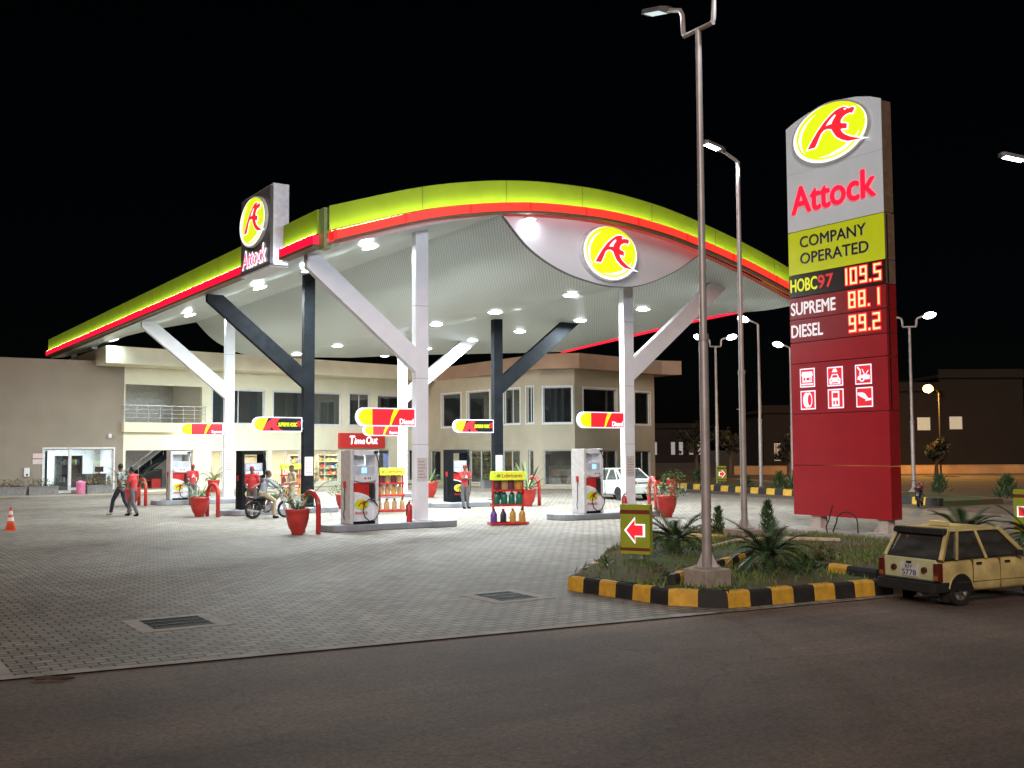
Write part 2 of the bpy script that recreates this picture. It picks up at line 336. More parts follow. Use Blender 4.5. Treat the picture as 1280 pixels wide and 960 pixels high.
    for x in (r2, r5, rv, rs_, rd):
        m = n.new('ShaderNodeMixRGB'); m.blend_type = 'MULTIPLY'; m.inputs[0].default_value = 1; l.new(cur.outputs[0], m.inputs[1]); l.new(x.outputs[0], m.inputs[2]); cur = m
    l.new(cur.outputs[0], b.inputs['Base Color']); b.inputs['Roughness'].default_value = .8
    bp = n.new('ShaderNodeBump'); bp.inputs['Strength'].default_value = .55; bp.inputs['Distance'].default_value = .01; l.new(n2.outputs[0], bp.inputs['Height']); l.new(bp.outputs[0], b.inputs['Normal'])
asphalt = tree_mat('dusty_asphalt', _asph)
dirt = pm('dark_dirt', (.09, .07, .05), .95, var=.4, scale=.4, bump=.5, bscale=3)
def sheet(name, pts, z, mat):
    mb = MB(); mb.add([(x, y, z) for x, y in pts], [tuple(range(len(pts)))]); return struct(name, mb, mat, rz=ROT)
sheet('ground', [(-700, -300), (900, -300), (900, 900), (-700, 900)], -.03, dirt)
EDGE = lambda u: 12.70 - .105*(u-1.65)
sheet('road', [(-160, -60), (160, -60), (160, EDGE(160)), (-160, EDGE(-160))], -.012, asphalt)
FC = [(-60, EDGE(-60)), (34, EDGE(34)), (36.3, 24), (38.9, 35.5), (40.8, 43.8), (43, 53), (47, 75), (47, 92), (-60, 92)]
sheet('forecourt', FC, 0.0, pavers)
sheet('side_road', [(34.4, 6), (42, 6), (45.6, 27.6), (49.4, 35.4), (62, 62), (80, 100), (60, 100), (43.2, 53), (41, 43.8), (39.1, 35.5), (36.5, 24)], -.006, asphalt)
mb = MB(); a = [(u, EDGE(u)) for u in (-60, 11.2)]
mb.add([(a[0][0], a[0][1]-.02, .006), (a[1][0], a[1][1]-.02, .006), (a[1][0], a[1][1]+.13, .010), (a[0][0], a[0][1]+.13, .010)], [(0, 1, 2, 3)])
struct('kerb_strip', mb, pm('edge_concrete', (.40, .37, .34), .85, var=.3, scale=2, bump=.4), rz=ROT)
mb = MB(); mb.add([(-60, 62.6, .01), (47, 62.6, .01), (47, 66, .01), (-60, 66, .01)], [(0, 1, 2, 3)])
struct('pavement', mb, pm('pale_paving', (.42, .36, .27), .8, var=.15, scale=1.5, bump=.2), rz=ROT)

# =================================================================== CANOPY
def interp(pts, x):
    n = len(pts)
    if x <= pts[0][0]: return pts[0][1] + (x-pts[0][0])*(pts[1][1]-pts[0][1])/(pts[1][0]-pts[0][0])
    if x >= pts[-1][0]: return pts[-1][1] + (x-pts[-1][0])*(pts[-1][1]-pts[-2][1])/(pts[-1][0]-pts[-2][0])
    for i in range(n-1):
        if x <= pts[i+1][0]:
            p1, p2 = pts[i], pts[i+1]; p0 = pts[i-1] if i else p1; p3 = pts[i+2] if i+2 < n else p2
            t = (x-p1[0])/(p2[0]-p1[0]); h = p2[0]-p1[0]
            m1 = (p2[1]-p0[1])/(p2[0]-p0[0])*h; m2 = (p3[1]-p1[1])/(p3[0]-p1[0])*h
            return (2*t**3-3*t*t+1)*p1[1] + (t**3-2*t*t+t)*m1 + (-2*t**3+3*t*t)*p2[1] + (t**3-t*t)*m2
ARCH = [(12.04, 8.45), (15.05, 9.40), (17.2, 9.87), (19.04, 10.12), (20.5, 10.2), (22, 10.21), (23.8, 10.08), (25.65, 9.80), (28.6, 9.12), (31.2, 8.34), (33.0, 7.72)]
BAND = [(12.0, 8.42), (13.0, 8.62), (14.2, 9.0), (15.6, 9.42), (18.2, 10.05)]
LENS = [(18.2, 10.05), (19.2, 9.1), (20.5, 8.46), (21.9, 8.15), (22.9, 8.09), (24.0, 8.24), (25.5, 8.83), (26.8, 9.62)]
UEDGE = [(28.3, 31.9), (35.6, 33.1), (51.6, 37.0), (62, 40.2), (64.8, 42)]
def ceil_z(u, v):
    if u <= 18.2: return interp(BAND, u) + .02
    if u <= 24.0: return interp(LENS, u)
    ue = interp(UEDGE, v); t = (u-24)/(ue-24)
    front = interp(LENS, u) if u < 26.75 else interp(ARCH, u)+.02
    back = interp([(0, 8.24), (.2, 8.36), (.4, 8.42), (.7, 8.36), (1, 8.30)], t)
    k = min(1, max(0, (v-28.6)/5.0)); k = k*k*(3-2*k)
    return front*(1-k) + back*k
def _perf(n, l, b):
    tc = n.new('ShaderNodeTexCoord'); sx = n.new('ShaderNodeSeparateXYZ'); l.new(tc.outputs['Object'], sx.inputs[0])
    def wave(out, k):
        a = n.new('ShaderNodeMath'); a.operation = 'MULTIPLY'; a.inputs[1].default_value = k; l.new(out, a.inputs[0])
        s = n.new('ShaderNodeMath'); s.operation = 'SINE'; l.new(a.outputs[0], s.inputs[0]); return s
    a = wave(sx.outputs['X'], 2*pi/.13); c = wave(sx.outputs['Y'], 2*pi/.17)
    m = n.new('ShaderNodeMath'); m.operation = 'MULTIPLY'; l.new(a.outputs[0], m.inputs[0]); l.new(c.outputs[0], m.inputs[1])
    r = n.new('ShaderNodeValToRGB'); r.color_ramp.elements[0].position = .08; r.color_ramp.elements[0].color = (.56, .62, .60, 1); r.color_ramp.elements[1].position = .30; r.color_ramp.elements[1].color = (.34, .375, .36, 1)
    l.new(m.outputs[0], r.inputs[0]); l.new(r.outputs[0], b.inputs['Base Color']); b.inputs['Roughness'].default_value = .4
perf = tree_mat('perforated_ceiling', _perf)
def _ceil(n, l, b):
    tc = n.new('ShaderNodeTexCoord'); mp = n.new('ShaderNodeMapping'); mp.inputs['Scale'].default_value = (.35, .12, .3); l.new(tc.outputs['Object'], mp.inputs[0])
    no = n.new('ShaderNodeTexNoise'); no.inputs['Scale'].default_value = 2.2; no.inputs['Detail'].default_value = 5; l.new(mp.outputs[0], no.inputs[0])
    r = n.new('ShaderNodeValToRGB'); r.color_ramp.elements[0].position = .3; r.color_ramp.elements[0].color = (.46, .52, .50, 1); r.color_ramp.elements[1].position = .7; r.color_ramp.elements[1].color = (.55, .61, .59, 1)
    l.new(no.outputs[0], r.inputs[0]); l.new(r.outputs[0], b.inputs['Base Color']); b.inputs['Roughness'].default_value = .3
    bp = n.new('ShaderNodeBump'); bp.inputs['Strength'].default_value = .12; bp.inputs['Distance'].default_value = .05; l.new(no.outputs[0], bp.inputs['Height']); l.new(bp.outputs[0], b.inputs['Normal'])
ceilm = tree_mat('soffit_panel', _ceil)
gfas = pm('lime_fascia', (.285, .40, .028), .22, var=.06, scale=1.5, spec=.6)
REDL = glow('red_light_strip', (1.0, .045, .028), 1.0, (.35, .02, .015))
REDS = glow('red_light_strip_side', (1.0, .006, .045), .95)
darkm = pm('void_shade', (.01, .01, .01), .9)
U0, V0 = 12.0, 28.3
can = thing('canopy', 'large wave-shaped forecourt canopy with lime green fascia and red light strip', 'canopy', W(U0, V0, 0))
L = lambda u, v, z: (u-U0, v-V0, z)
def grid(name, us, vs, mat, dz=0.0, flip=False, thick=.14):
    """sheet of ceiling over stations; us may depend on v"""
    mb = MB(); nu = len(us(vs[0])); top = []
    for v in vs:
        for u in us(v): mb.v.append(Vec(L(u, v, ceil_z(u, v)+dz)))
    n = len(mb.v)
    for v in vs:
        for u in us(v): mb.v.append(Vec(L(u, v, ceil_z(u, v)+dz+thick)))
    for j in range(len(vs)-1):
        for i in range(nu-1):
            q = (j*nu+i, (j+1)*nu+i, (j+1)*nu+i+1, j*nu+i+1); mb.f.append(q); mb.f.append(tuple(n+k for k in q[::-1]))
    for i in range(nu-1):
        for j in (0, len(vs)-1):
            a, c = j*nu+i, j*nu+i+1; mb.f.append((a, c, n+c, n+a))
    for j in range(len(vs)-1):
        for i in (0, nu-1):
            a, c = j*nu+i, (j+1)*nu+i; mb.f.append((a, c, n+c, n+a))
    mb.m = [0]*len(mb.f)
    o = obj(name, mb, mat, can); o.data.polygons.foreach_set('use_smooth', [True]*len(o.data.polygons))
    try: o.data.set_sharp_from_angle(angle=R(40))
    except Exception: pass
    return o
rng = lambda a, b, n: [a+(b-a)*i/n for i in range(n+1)]
grid('soffit', lambda v: rng(12.02, 14.2, 6), rng(28.32, 73, 24), ceilm)
grid('soffit', lambda v: rng(14.2, 18.2, 10), rng(28.32, 62.3, 20), ceilm)
o = grid('soffit', lambda v: rng(18.2, 22.3, 16), rng(28.62, 62.3, 20), perf)
o['label'] = 'perforated ceiling slope beside the curved front panel'
grid('soffit', lambda v: rng(22.3, 24.4, 10), rng(28.62, 62.3, 20), ceilm)
grid('soffit', lambda v: [24.4+(min(interp(UEDGE, v), 37-(v-51.6)*.83)-24.4)*i/22 for i in range(23)], [28.62]+rng(29, 36, 14)+rng(37, 62.3, 14), perf)
# curved front panel under the arch
us = rng(18.2, 26.78, 40)
pts = [(u-U0, interp(LENS, u)-.03) for u in us] + [(u-U0, interp(ARCH, u)+.35) for u in us[::-1]]
mb = MB(); mb.prism(pts, .22, .31, 'y'); lens = obj('front_panel', mb, pm('lens_white_panel', (.74, .74, .77), .35, var=.04, scale=1), can)
mb = MB()
mb.strip([(u-U0, .205, interp(LENS, u)-.04) for u in us], [(u-U0, .205, interp(LENS, u)-.015) for u in us]); mb.strip([(u-U0, .205, interp(LENS, u)-.04) for u in us], [(u-U0, .33, interp(LENS, u)-.04) for u in us])
obj('edge_trim', mb, pm('trim_grey', (.10, .10, .105), .5), lens)
# front fascia: lime sheet above a red light box, with a light line between that washes the sheet
us = rng(12.04, 32.3, 72)
mb = MB()
for u0, u1 in zip(us, us[1:]):
    z0, z1 = interp(ARCH, u0), interp(ARCH, u1); x0, x1 = u0-U0, u1-U0
    mb.add([(x0, -.10, z0+.36), (x1, -.10, z1+.36), (x1, -.10, z1+1.08), (x0, -.10, z0+1.08), (x0, .1, z0+.36), (x1, .1, z1+.36), (x1, .1, z1+1.08), (x0, .1, z0+1.08)],
           [(0, 1, 2, 3), (4, 7, 6, 5), (3, 2, 6, 7), (0, 4, 5, 1)])
f = obj('front_fascia', mb, gfas, can)
mb = MB()
for k in range(1, 7):
    u = 12.04+k*3.05; z = interp(ARCH, u); mb.box(u-U0-.012, u-U0+.012, -.104, -.09, z+.37, z+1.07)
obj('panel_joint', mb, pm('fascia_joint', (.10, .12, .02), .6), f)
mb = MB()
for u0, u1 in zip(us, us[1:]):
    z0, z1 = interp(ARCH, u0), interp(ARCH, u1); x0, x1 = u0-U0, u1-U0
    mb.add([(x0, -.44, z0+.03), (x1, -.44, z1+.03), (x1, -.44, z1+.30), (x0, -.44, z0+.30), (x0, -.05, z0+.03), (x1, -.05, z1+.03), (x1, -.05, z1+.30), (x0, -.05, z0+.30)],
           [(0, 1, 2, 3), (4, 7, 6, 5), (3, 2, 6, 7), (0, 4, 5, 1)])
rs = obj('red_light_strip', mb, REDL, can)
mb = MB()
for k in range(0, 9):
    mb = MB(); u = 12.1+k*2.25; z = interp(ARCH, u); mb.box(u-U0-.035, u-U0+.035, -.446, -.04, z+.026, z+.303)
    obj('strip_joint', mb, glow('red_strip_joint', (1, .02, .02), .55), rs)
mb = MB()
for u0, u1 in zip(us, us[1:]):
    z0, z1 = interp(ARCH, u0), interp(ARCH, u1); x0, x1 = u0-U0, u1-U0
    mb.add([(x0, -.445, z0-.045), (x1, -.445, z1-.045), (x1, -.445, z1+.03), (x0, -.445, z0+.03), (x0, -.22, z0-.045), (x1, -.22, z1-.045)], [(0, 1, 2, 3), (0, 4, 5, 1)])
obj('drip_edge', mb, pm('bronze_trim', (.16, .08, .035), .5), can)
mb = MB(); ub = rng(12.04, 18.2, 24); mb.strip([(u-U0, .03, interp(BAND, u)) for u in ub], [(u-U0, .03, interp(ARCH, u)+.04) for u in ub]); obj('soffit_return', mb, ceilm, can, fix=False)
WASH = glow('wash_light_line', (.80, 1.0, .50), 26)
mb = MB()
for u0, u1 in zip(us, us[1:]):
    z0, z1 = interp(ARCH, u0), interp(ARCH, u1); mb.add([(u0-U0, -.29, z0+.315), (u1-U0, -.29, z1+.315), (u1-U0, -.22, z1+.315), (u0-U0, -.22, z0+.315)], [(0, 1, 2, 3)])
obj('wash_light', mb, WASH, can, fix=False)
# left fascia, straight along v, broken by the roof sign
mbg = MB(); mbr = MB(); mbw = MB(); mbj = MB(); mbd = MB()
zl = lambda v: 8.45 + (v-28.3)*.0042
for v0, v1 in ((28.75, 31.5), (35.05, 73.4)):
    z0, z1 = zl(v0), zl(v1); y0, y1 = v0-V0, v1-V0
    def bx(m, x0, x1, a, c):
        m.add([(x0, y0, z0+a), (x1, y0, z0+a), (x1, y1, z1+a), (x0, y1, z1+a), (x0, y0, z0+c), (x1, y0, z0+c), (x1, y1, z1+c), (x0, y1, z1+c)], [(3,2,1,0),(4,5,6,7),(0,1,5,4),(1,2,6,5),(2,3,7,6),(3,0,4,7)])
    bx(mbg, -.10, .08, .34, 1.06); bx(mbr, -.24, -.04, .03, .30); bx(mbd, -.245, .10, -.05, .026)
    mbw.add([(-.22, y0, z0+.312), (-.17, y0, z0+.312), (-.17, y1, z1+.312), (-.22, y1, z1+.312)], [(0, 1, 2, 3)])
    k = v0+3
    while k < v1: mbj.box(-.104, -.09, k-V0-.012, k-V0+.012, zl(k)+.35, zl(k)+1.05); k += 3.1
f = obj('side_fascia', mbg, gfas, can); obj('panel_joint', mbj, MATS['fascia_joint'], f)
obj('red_light_strip', mbr, REDS, can); obj('drip_edge', mbd, MATS['bronze_trim'], can)
obj('wash_light', mbw, glow('wash_light_side', (.72, 1.0, .52), 32), can, fix=False)
mb = MB(); mb.box(-.06, .16, .05, .44, 8.30, 9.5); obj('corner_trim', mb, pm('corner_trim', (.20, .27, .10), .4), can)
# right fascia follows the flared edge
mbg = MB(); mbr = MB()
for (va, a), (vc, c) in zip(UEDGE, UEDGE[1:]):
    if vc > 52: continue
    for m, x0, x1, z0, z1 in ((mbg, 0, .2, 8.36, 9.35), (mbr, .02, .3, 8.26, 8.355)):
        m.add([L(a+x0, va, z0), L(a+x1, va, z0), L(c+x1, vc, z0), L(c+x0, vc, z0), L(a+x0, va, z1), L(a+x1, va, z1), L(c+x1, vc, z1), L(c+x0, vc, z1)], [(3,2,1,0),(4,5,6,7),(0,1,5,4),(1,2,6,5),(2,3,7,6),(3,0,4,7)])
obj('side_fascia', mbg, gfas, can); obj('red_light_strip', mbr, REDS, can)
# short posts carrying the far end of the side band over the building
for v in (71.6, 65.5):
    mb = MB(); mb.box(1.0, 1.3, v-V0-.12, v-V0+.12, 7.84 if v > 66 else 8.5, ceil_z(13.2, v)+.03); obj('stub_post', mb, whitep, can)
em = emblem(can, (22.45-U0, .20, 9.17), 1.17, .93, .20)
# downlights
DISC = glow('downlight_lens', (.90, .98, 1.0), 40)
LW_ = [(15.44, 32.63), (15.07, 42.56), (15.35, 37.9), (15.29, 53.5), (13.7, 63.0)]
LV_ = [(22.7, 30.97), (22.9, 36.5), (22.85, 41.4), (23.0, 47), (23.0, 52.7), (22.9, 58.3)]
LR_ = [(29.5, 30.7), (29.0, 34.4), (29.1, 39), (29.25, 44.3), (29.4, 49.2), (29.5, 54.6), (29.55, 60.3)]
ring = pm('downlight_ring', (.7, .7, .7), .4)
for i, (u, v) in enumerate(LW_+LV_+LR_):
    z = ceil_z(u, v); e = .05
    nx = -(ceil_z(u+e, v)-ceil_z(u-e, v))/(2*e); nrm = Vec((nx, 0, 1)).normalized()
    Mx = Mat.Translation(L(u, v, z)) @ Vec((0, 0, 1)).rotation_difference(nrm).to_matrix().to_4x4()
    mb = MB(Mx); mb.lathe([(.34, 0.0), (.335, -.018), (.285, -.02), (.285, 0)], 24); d = obj('downlight', mb, ring, can)
    mb = MB(Mx); mb.lathe([(.28, -.015), (.25, -.045), (.15, -.07), (0, -.075)], 20); obj('lens', mb, DISC if v < 60 else glow('downlight_lens_dim', (.90, .98, 1.0), 5), d, smooth=True)  # lens bulges below its ring so the bright spot imitates glare
    lamp('AREA', (L(u, v, z-.24)), ((800 if v < 50 else 1400) if i < len(LW_)+len(LV_) else (620 if v < 45 else 420)) if i >= len(LW_) else ((900 if v < 50 else 1000) if v < 60 else 50), cool, .5, can, name='downlight_lamp')
# lamp over the emblem
mb = MB(); mb.lathe([(.20, 0), (.22, -.06), (.17, -.07), (0, -.07)], 16, (19.2-U0, .12, 10.06)); d = obj('downlight', mb, ring, can)
mb = MB(); mb.lathe([(.17, -.075), (0, -.075)], 16, (19.2-U0, .12, 10.06)); obj('lens', mb, DISC, d)
lamp('AREA', (19.2-U0, .12, 9.95), 5, cool, .3, can, name='downlight_lamp')

# roof sign on the left edge
rt = thing('roof_sign', 'dark grey upright roof sign with lit oval emblem rising from left canopy edge', 'sign', W(11.72, 35.0, 8.38), ROT-pi/2)
mb = MB(); mb.box(0, 2.8, 0, .10, 0, 2.58); obj('front_panel', mb, pm('dark_grey_panel', (.10, .095, .10), .35, var=.08), rt)
mb = MB(); mb.box(.02, 2.82, .10, .62, 0, 2.66); obj('cabinet', mb, pm('sign_side_white', (.68, .70, .78), .4), rt)
mb = MB(); mb.box(.01, 2.79, .003, .60, -.06, -.003); obj('bottom_plate', mb, whitep, rt)
emblem(rt, (1.40, -.01, 1.62), 1.22, .80, .10)
text('Attock', 2.3, .62, EM_W, rt, (.24, -.03, .16), .03, .12, name='lettering_outline'); text('Attock', 2.2, .52, glow('lit_pink', (1, .12, .25), 1.0), rt, (.28, -.05, .2), -.005, .12)
mb = MB(); mb.box(2.83, 2.86, .14, .58, .02, .08); obj('side_fill_strip', mb, EM_W, rt)  # glowing strip and the lamp below are added to brighten the sign's side
lamp('AREA', (3.08, .30, .12), 11, (.75, .82, 1), .3, rt, (R(180), R(-22), 0), name='side_fill')

# =================================================================== COLUMNS, ISLANDS, SIGNS, DISPENSERS
ROWS = [30.2, 40.2, 50.2]
paper = pm('paper_notice', (.62, .57, .56), .7, var=.1, scale=14)
def column(u, v, left, mat, label, wu=.46, wv=.28):
    t = thing('canopy_column', label, 'column', W(u, v, .2), group='canopy columns with slanted braces')
    mb = MB(); top = ceil_z(u, v)-.2+.06; mb.box(-wu/2, wu/2, -wv/2, wv/2, 0, top); obj('post', mb, mat, t, bevel=.012)
    s = -1 if left else 1; x0 = s*wu/2; mb = MB()
    if left: zt = ceil_z(u-3.8, v)-.2+.05
    else: zt = ceil_z(u+3.7, v)-.2+.05
    zl_, zu = 4.75, 5.55; a = .80
    pts = [(x0-s*.02, zl_), (x0-s*.02, zu), (x0+s*(zt-zu)/a, zt), (x0+s*(zt-zl_)/a, zt)]
    if left: xe = 12.12-u; zt = 8.27; a = .82; pts = [(x0-s*.02, zl_), (x0-s*.02, zu), (x0-(zt-zu)/a, zt), (xe, zt), (xe, zl_+.02+(x0-xe)*a)]
    if left: pts = pts[::-1]
    mb.prism(pts, -wv/2+.01, wv/2-.01, 'y'); obj('brace', mb, mat, t, bevel=.012)
    mb = MB(); mb.box(-wu/2-.12, wu/2+.12, -wv/2-.12, wv/2+.12, 0, .025); obj('base_plate', mb, mat, t)
    for zj in (2.42, 4.55, 6.9): mb = MB(); mb.box(-wu/2-.002, wu/2+.002, -wv/2-.002, wv/2+.002, zj, zj+.012); obj('cladding_joint', mb, pm('joint_grey', (.30, .30, .32), .7) if mat is white else pm('joint_black', (.004, .004, .005), .8, spec=.05), t)
    mb = MB(); mb.box(-wu/2+.05, wu/2-.05, -wv/2-.012, -wv/2-.003, 1.25, 2.0); n_ = obj('notice', mb, paper, t)
    mb = MB()
    for k in range(6): mb.box(-wu/2+.08, wu/2-.08-(k % 3)*.05, -wv/2-.015, -wv/2-.013, 1.36+k*.1, 1.39+k*.1)
    obj('printing', mb, pm('faded_print', (.42, .30, .30), .7), n_)
    return t
column(16.07, 30.2, 1, white, 'white canopy column nearest the road with slanted brace rising left')
column(16.28, 40.2, 1, black, 'black canopy column behind the motorcycle, its brace rising left')
column(16.29, 50.2, 1, white, 'white canopy column furthest left, its brace rising left')
column(24.65, 30.2, 0, white, 'white canopy column under the round front emblem, brace rising right')
column(25.3, 40.2, 0, black, 'black canopy column with brace rising right, behind oil rack')
column(25.66, 50.2, 0, white, 'white canopy column seen behind the nearest column, brace rising right')
def island(u0, u1, v0, v1, label):
    t = None; r = (v1-v0)/2; c = (v0+v1)/2; n = 10
    pts = [(u0+r*.8-r*.8*sin(pi*k/n), c-r*cos(pi*k/n)) for k in range(n+1)] + [(u1-.1, v1), (u1, v1-.1), (u1, v0+.1), (u1-.1, v0)]
    mb = MB(); mb.prism([(x-u0, y-v0) for x, y in pts], 0, .2, 'z'); o = obj('pump_island', mb, islandm, None, loc=W(u0, v0, 0), rz=ROT, bevel=.025); return tag(o, label, 'kerbed island', 'raised pump islands')
for (u0, u1, v0, v1, l) in ((12.6, 17.1, 29.5, 30.95, 'grey raised pump island nearest the road, under the Time Out sign'), (12.6, 17.3, 39.3, 40.9, 'grey pump island beneath the motorcycle and black column'),
    (12.6, 17.5, 49.0, 50.6, 'grey pump island furthest left, under the man in red'), (21.2, 25.6, 29.45, 30.95, 'grey pump island behind the garden arrow sign'), (21.6, 26.2, 39.0, 40.8, 'grey pump island behind the leaning attendant'), (22, 26.6, 49.2, 50.8, 'grey pump island at the back, mostly hidden behind others')):
    island(u0, u1, v0, v1, l)

def fuel_sign(u, v, kind, label):
    t = thing('fuel_sign', label, 'sign', W(u, v, 3.2), group='lit fuel name signs on the columns')
    w, h = 2.02, .58; n = 10; r = h/2
    out = lambda k=0.0: [(-w+r+k-(r)*sin(pi*i/n), h/2-(r-k)*cos(pi*i/n)) for i in range(n+1)] + [(-k, h-k), (-k, k)]
    mb = MB(); mb.prism(out(), -.1, .1, 'y'); obj('cabinet', mb, EM_W if kind == 'x' else glow('sign_edge_white', (.85, .88, 1), .9), t)
    blk = kind == 'black'
    ins = out(.035); yel = glow('lit_yellow', (1.0, .80, .01), 1.0); red = EM_R; dk = pm('sign_black', (.012, .012, .014), .3)
    f = lambda nm, pts, y, m: obj(nm, MB().prism(pts, -.1-y, -.1-y+.003, 'y'), m, t)
    f('sign_face', ins, .005, dk if blk else red)
    left = [p for p in ins if p[0] < -w+r+.05]
    if blk:
        f('yellow_end', left + [(-1.42, h-.035), (-1.60, .15), (-1.66, .035)], .009, yel)
        f('red_swoosh', [(-1.66, .036), (-1.58, .2), (-1.40, .40), (-1.18, h-.037), (-.95, h-.037), (-1.02, .42), (-1.10, .30), (-.95, .12), (-.80, .036), (-1.15, .036), (-1.28, .22), (-1.36, .036)], .013, red)
        text('SUPREME HOBC', .78, .15, EM_Y, t, (-1.0, -.11, .21), .012, .2); text('97', .18, .22, EM_R, t, (-.22, -.11, .2), .012, .2)
    else:
        f('yellow_end', left + [(-1.52, h-.035), (-1.52, .035)], .009, yel)
        f('yellow_slash', [(-.92, .036), (-.86, .036), (-.76, .26), (-.58, h-.037), (-.76, h-.037), (-.86, .3)], .009, yel)
        text('Diesel' if kind == 'diesel' else 'Supreme', .48 if kind == 'diesel' else .5, .17, EM_W, t, (-.56, -.11, .07), .018)
    mb = MB(); mb.box(0, .12, -.05, .05, .1, .16); mb.box(0, .12, -.05, .05, .42, .48); obj('bracket', mb, steel, t)
fuel_sign(15.82, 30.15, 'diesel', 'lit red Diesel sign on the nearest white column')
fuel_sign(15.98, 40.15, 'black', 'lit black and yellow premium fuel sign left of the black column, near motorcycle')
fuel_sign(15.98, 50.15, 'supreme', 'lit red Supreme sign on the furthest left column')
fuel_sign(24.38, 30.15, 'diesel', 'lit red Diesel sign on the white column at right')
fuel_sign(25.02, 40.15, 'black', 'lit black and yellow premium fuel sign over the leaning attendant')
fuel_sign(25.38, 50.15, 'supreme', 'lit red Supreme sign just below the nearest Diesel sign')

screen = glow('pump_display', (.35, .68, 1.0), 1.1)
def dispenser(u, v, blk, label, w=.95):
    t = thing('fuel_dispenser', label, 'fuel pump', W(u, v, .2), group='fuel dispensers on the islands')
    d = .72; bm = black if blk else pm('pump_white', (.74, .75, .78), .3, coat=.3); sm = black if blk else pm('pump_shaded_side', (.62, .61, .60), .35)  # greyer left panel of the white pump stands for its unlit side
    for x in (0, w-.11):
        mb = MB(); mb.box(x, x+.11, 0, d, .0, 2.26); obj('side_panel', mb, sm if x == 0 else bm, t, bevel=.015)
    mb = MB(); mb.box(.113, w-.113, .05, d-.05, .08, 1.30); cab = obj('cabinet', mb, bm, t, bevel=.01)
    mb = MB(); mb.box(.113, w-.113, .02, d-.02, 0, .078); obj('plinth', mb, black, t)
    mb = MB(); mb.box(.113, w-.113, .03, d-.03, 1.305, 1.78); hd = obj('display_head', mb, pm('pump_head', (.60, .62, .68), .3) if not blk else pm('pump_head_dark', (.30, .33, .38), .3), t, bevel=.01)
    mb = MB(); mb.box(.113, w-.113, .0, d, 2.10, 2.258); obj('top_beam', mb, bm, t, bevel=.01)
    if not blk:
        mb = MB(); mb.box(.2, .2+.42, .35, .37, 1.8, 2.08); obj('price_card', mb, pm('card', (.7, .72, .75), .5), t)
    mb = MB(); mb.box(.38, .56, .018, .027, 1.55, 1.72); s_ = obj('display', mb, screen, hd)
    mb = MB(); mb.box(.16, w-.16, .022, .029, 1.515, 1.75); obj('display_frame', mb, pm('display_frame', (.5, .53, .6) if not blk else (.55, .62, .7), .3), hd)
    n = 8; mb = MB(); mb.prism([(.13, 1.46), (w-.13, 1.46)] + [(w-.13-(w-.26)*k/n, 1.33-.06*sin(pi*k/n)) for k in range(n+1)], -.05, .028, 'y'); obj('keypad', mb, pm('keypad', (.68, .69, .72), .35), hd)
    mb = MB(); mb.box(.44, .50, -.054, -.05, 1.36, 1.42); mb.box(.56, .59, -.054, -.05, 1.36, 1.42, 1); mb.box(.62, .66, -.054, -.05, 1.36, 1.42, 1)
    obj('keys', mb, [pm('key_red', (.6, .03, .02), .4), pm('key_dark', (.05, .05, .06), .4)], hd)
    # red upper half cut by a curve
    n = 10; cv = [(.125+(w-.25)*k/n, .98-.24*(k/n)**1.8) for k in range(n+1)]
    mb = MB(); mb.prism(cv + [(w-.125, 1.25), (.125, 1.25)], .040, .048, 'y'); obj('red_panel', mb, redp, cab)
    mb = MB(); mb.prism(cv[::-1] + [(x, z-.045) for x, z in cv], .038, .047, 'y'); obj('curve_stripe', mb, pm('stripe_light', (.8, .8, .8), .4), cab)
    emblem(cab, (.39, .045, .60), .235, .155, .01, lit=False, rings=False, name='emblem')
    text('Attock', .44, .10, pm('red_print', (.6, .02, .02), .4), cab, (.17, .045, .29), .01)
    hx = w-.30
    mb = MB(); mb.box(hx, hx+.16, -.0, .047, .80, 1.22); mb.bar((hx+.08, -.04, 1.18), (hx+.06, -.06, .76), .07, .09); mb.tube([(hx+.06, -.06, .78), (hx+.03, -.05, .70)], .018); obj('nozzle', mb, rubber, t)
    ps = [(w-.12, -.02, 2.18), (w-.03, -.05, 1.9), (w+.01, -.06, 1.3), (w+.02, -.06, .65), (w-.02, -.07, .35)]
    ps += [(w-.28+.26*cos(a), -.07-.01*a, .42+.34*sin(a)) for a in [R(-20-40*k) for k in range(9)]] + [(hx+.06, -.06, .74)]
    mb = MB(); mb.tube(ps, .017, 6); obj('hose', mb, rubber, t, smooth=True)
    mb = MB(); mb.bar((w-.16, -.05, 2.18), (w-.04, .02, 2.2), .07, .07); obj('hose_bracket', mb, rubber, t)
    ps = [(-.02, .35, 1.15), (-.07, .3, .9), (-.06, .3, .45), (-.10, .3, .3), (-.05, .32, .15)]
    mb = MB(); mb.tube(ps, .015, 6); mb.bar((-.03, .35, 1.1), (-.04, .35, 1.3), .06, .08, 1); obj('side_hose', mb, [rubber, redp], t)
    return t
dispenser(13.42, 29.72, 0, 'white fuel pump nearest the road with coiled hose, below Time Out sign')
dispenser(13.42, 39.72, 1, 'black fuel pump behind the motorcycle rider')
dispenser(13.42, 49.72, 0, 'white fuel pump furthest left beside man in red shirt')
dispenser(22.28, 29.72, 0, 'white fuel pump between garden arrow sign and white car', .86)
dispenser(22.66, 39.72, 1, 'black fuel pump beside the attendant with folded arms', .9)
dispenser(23.2, 49.8, 0, 'white fuel pump at the back, mostly hidden by the nearest island', .9)
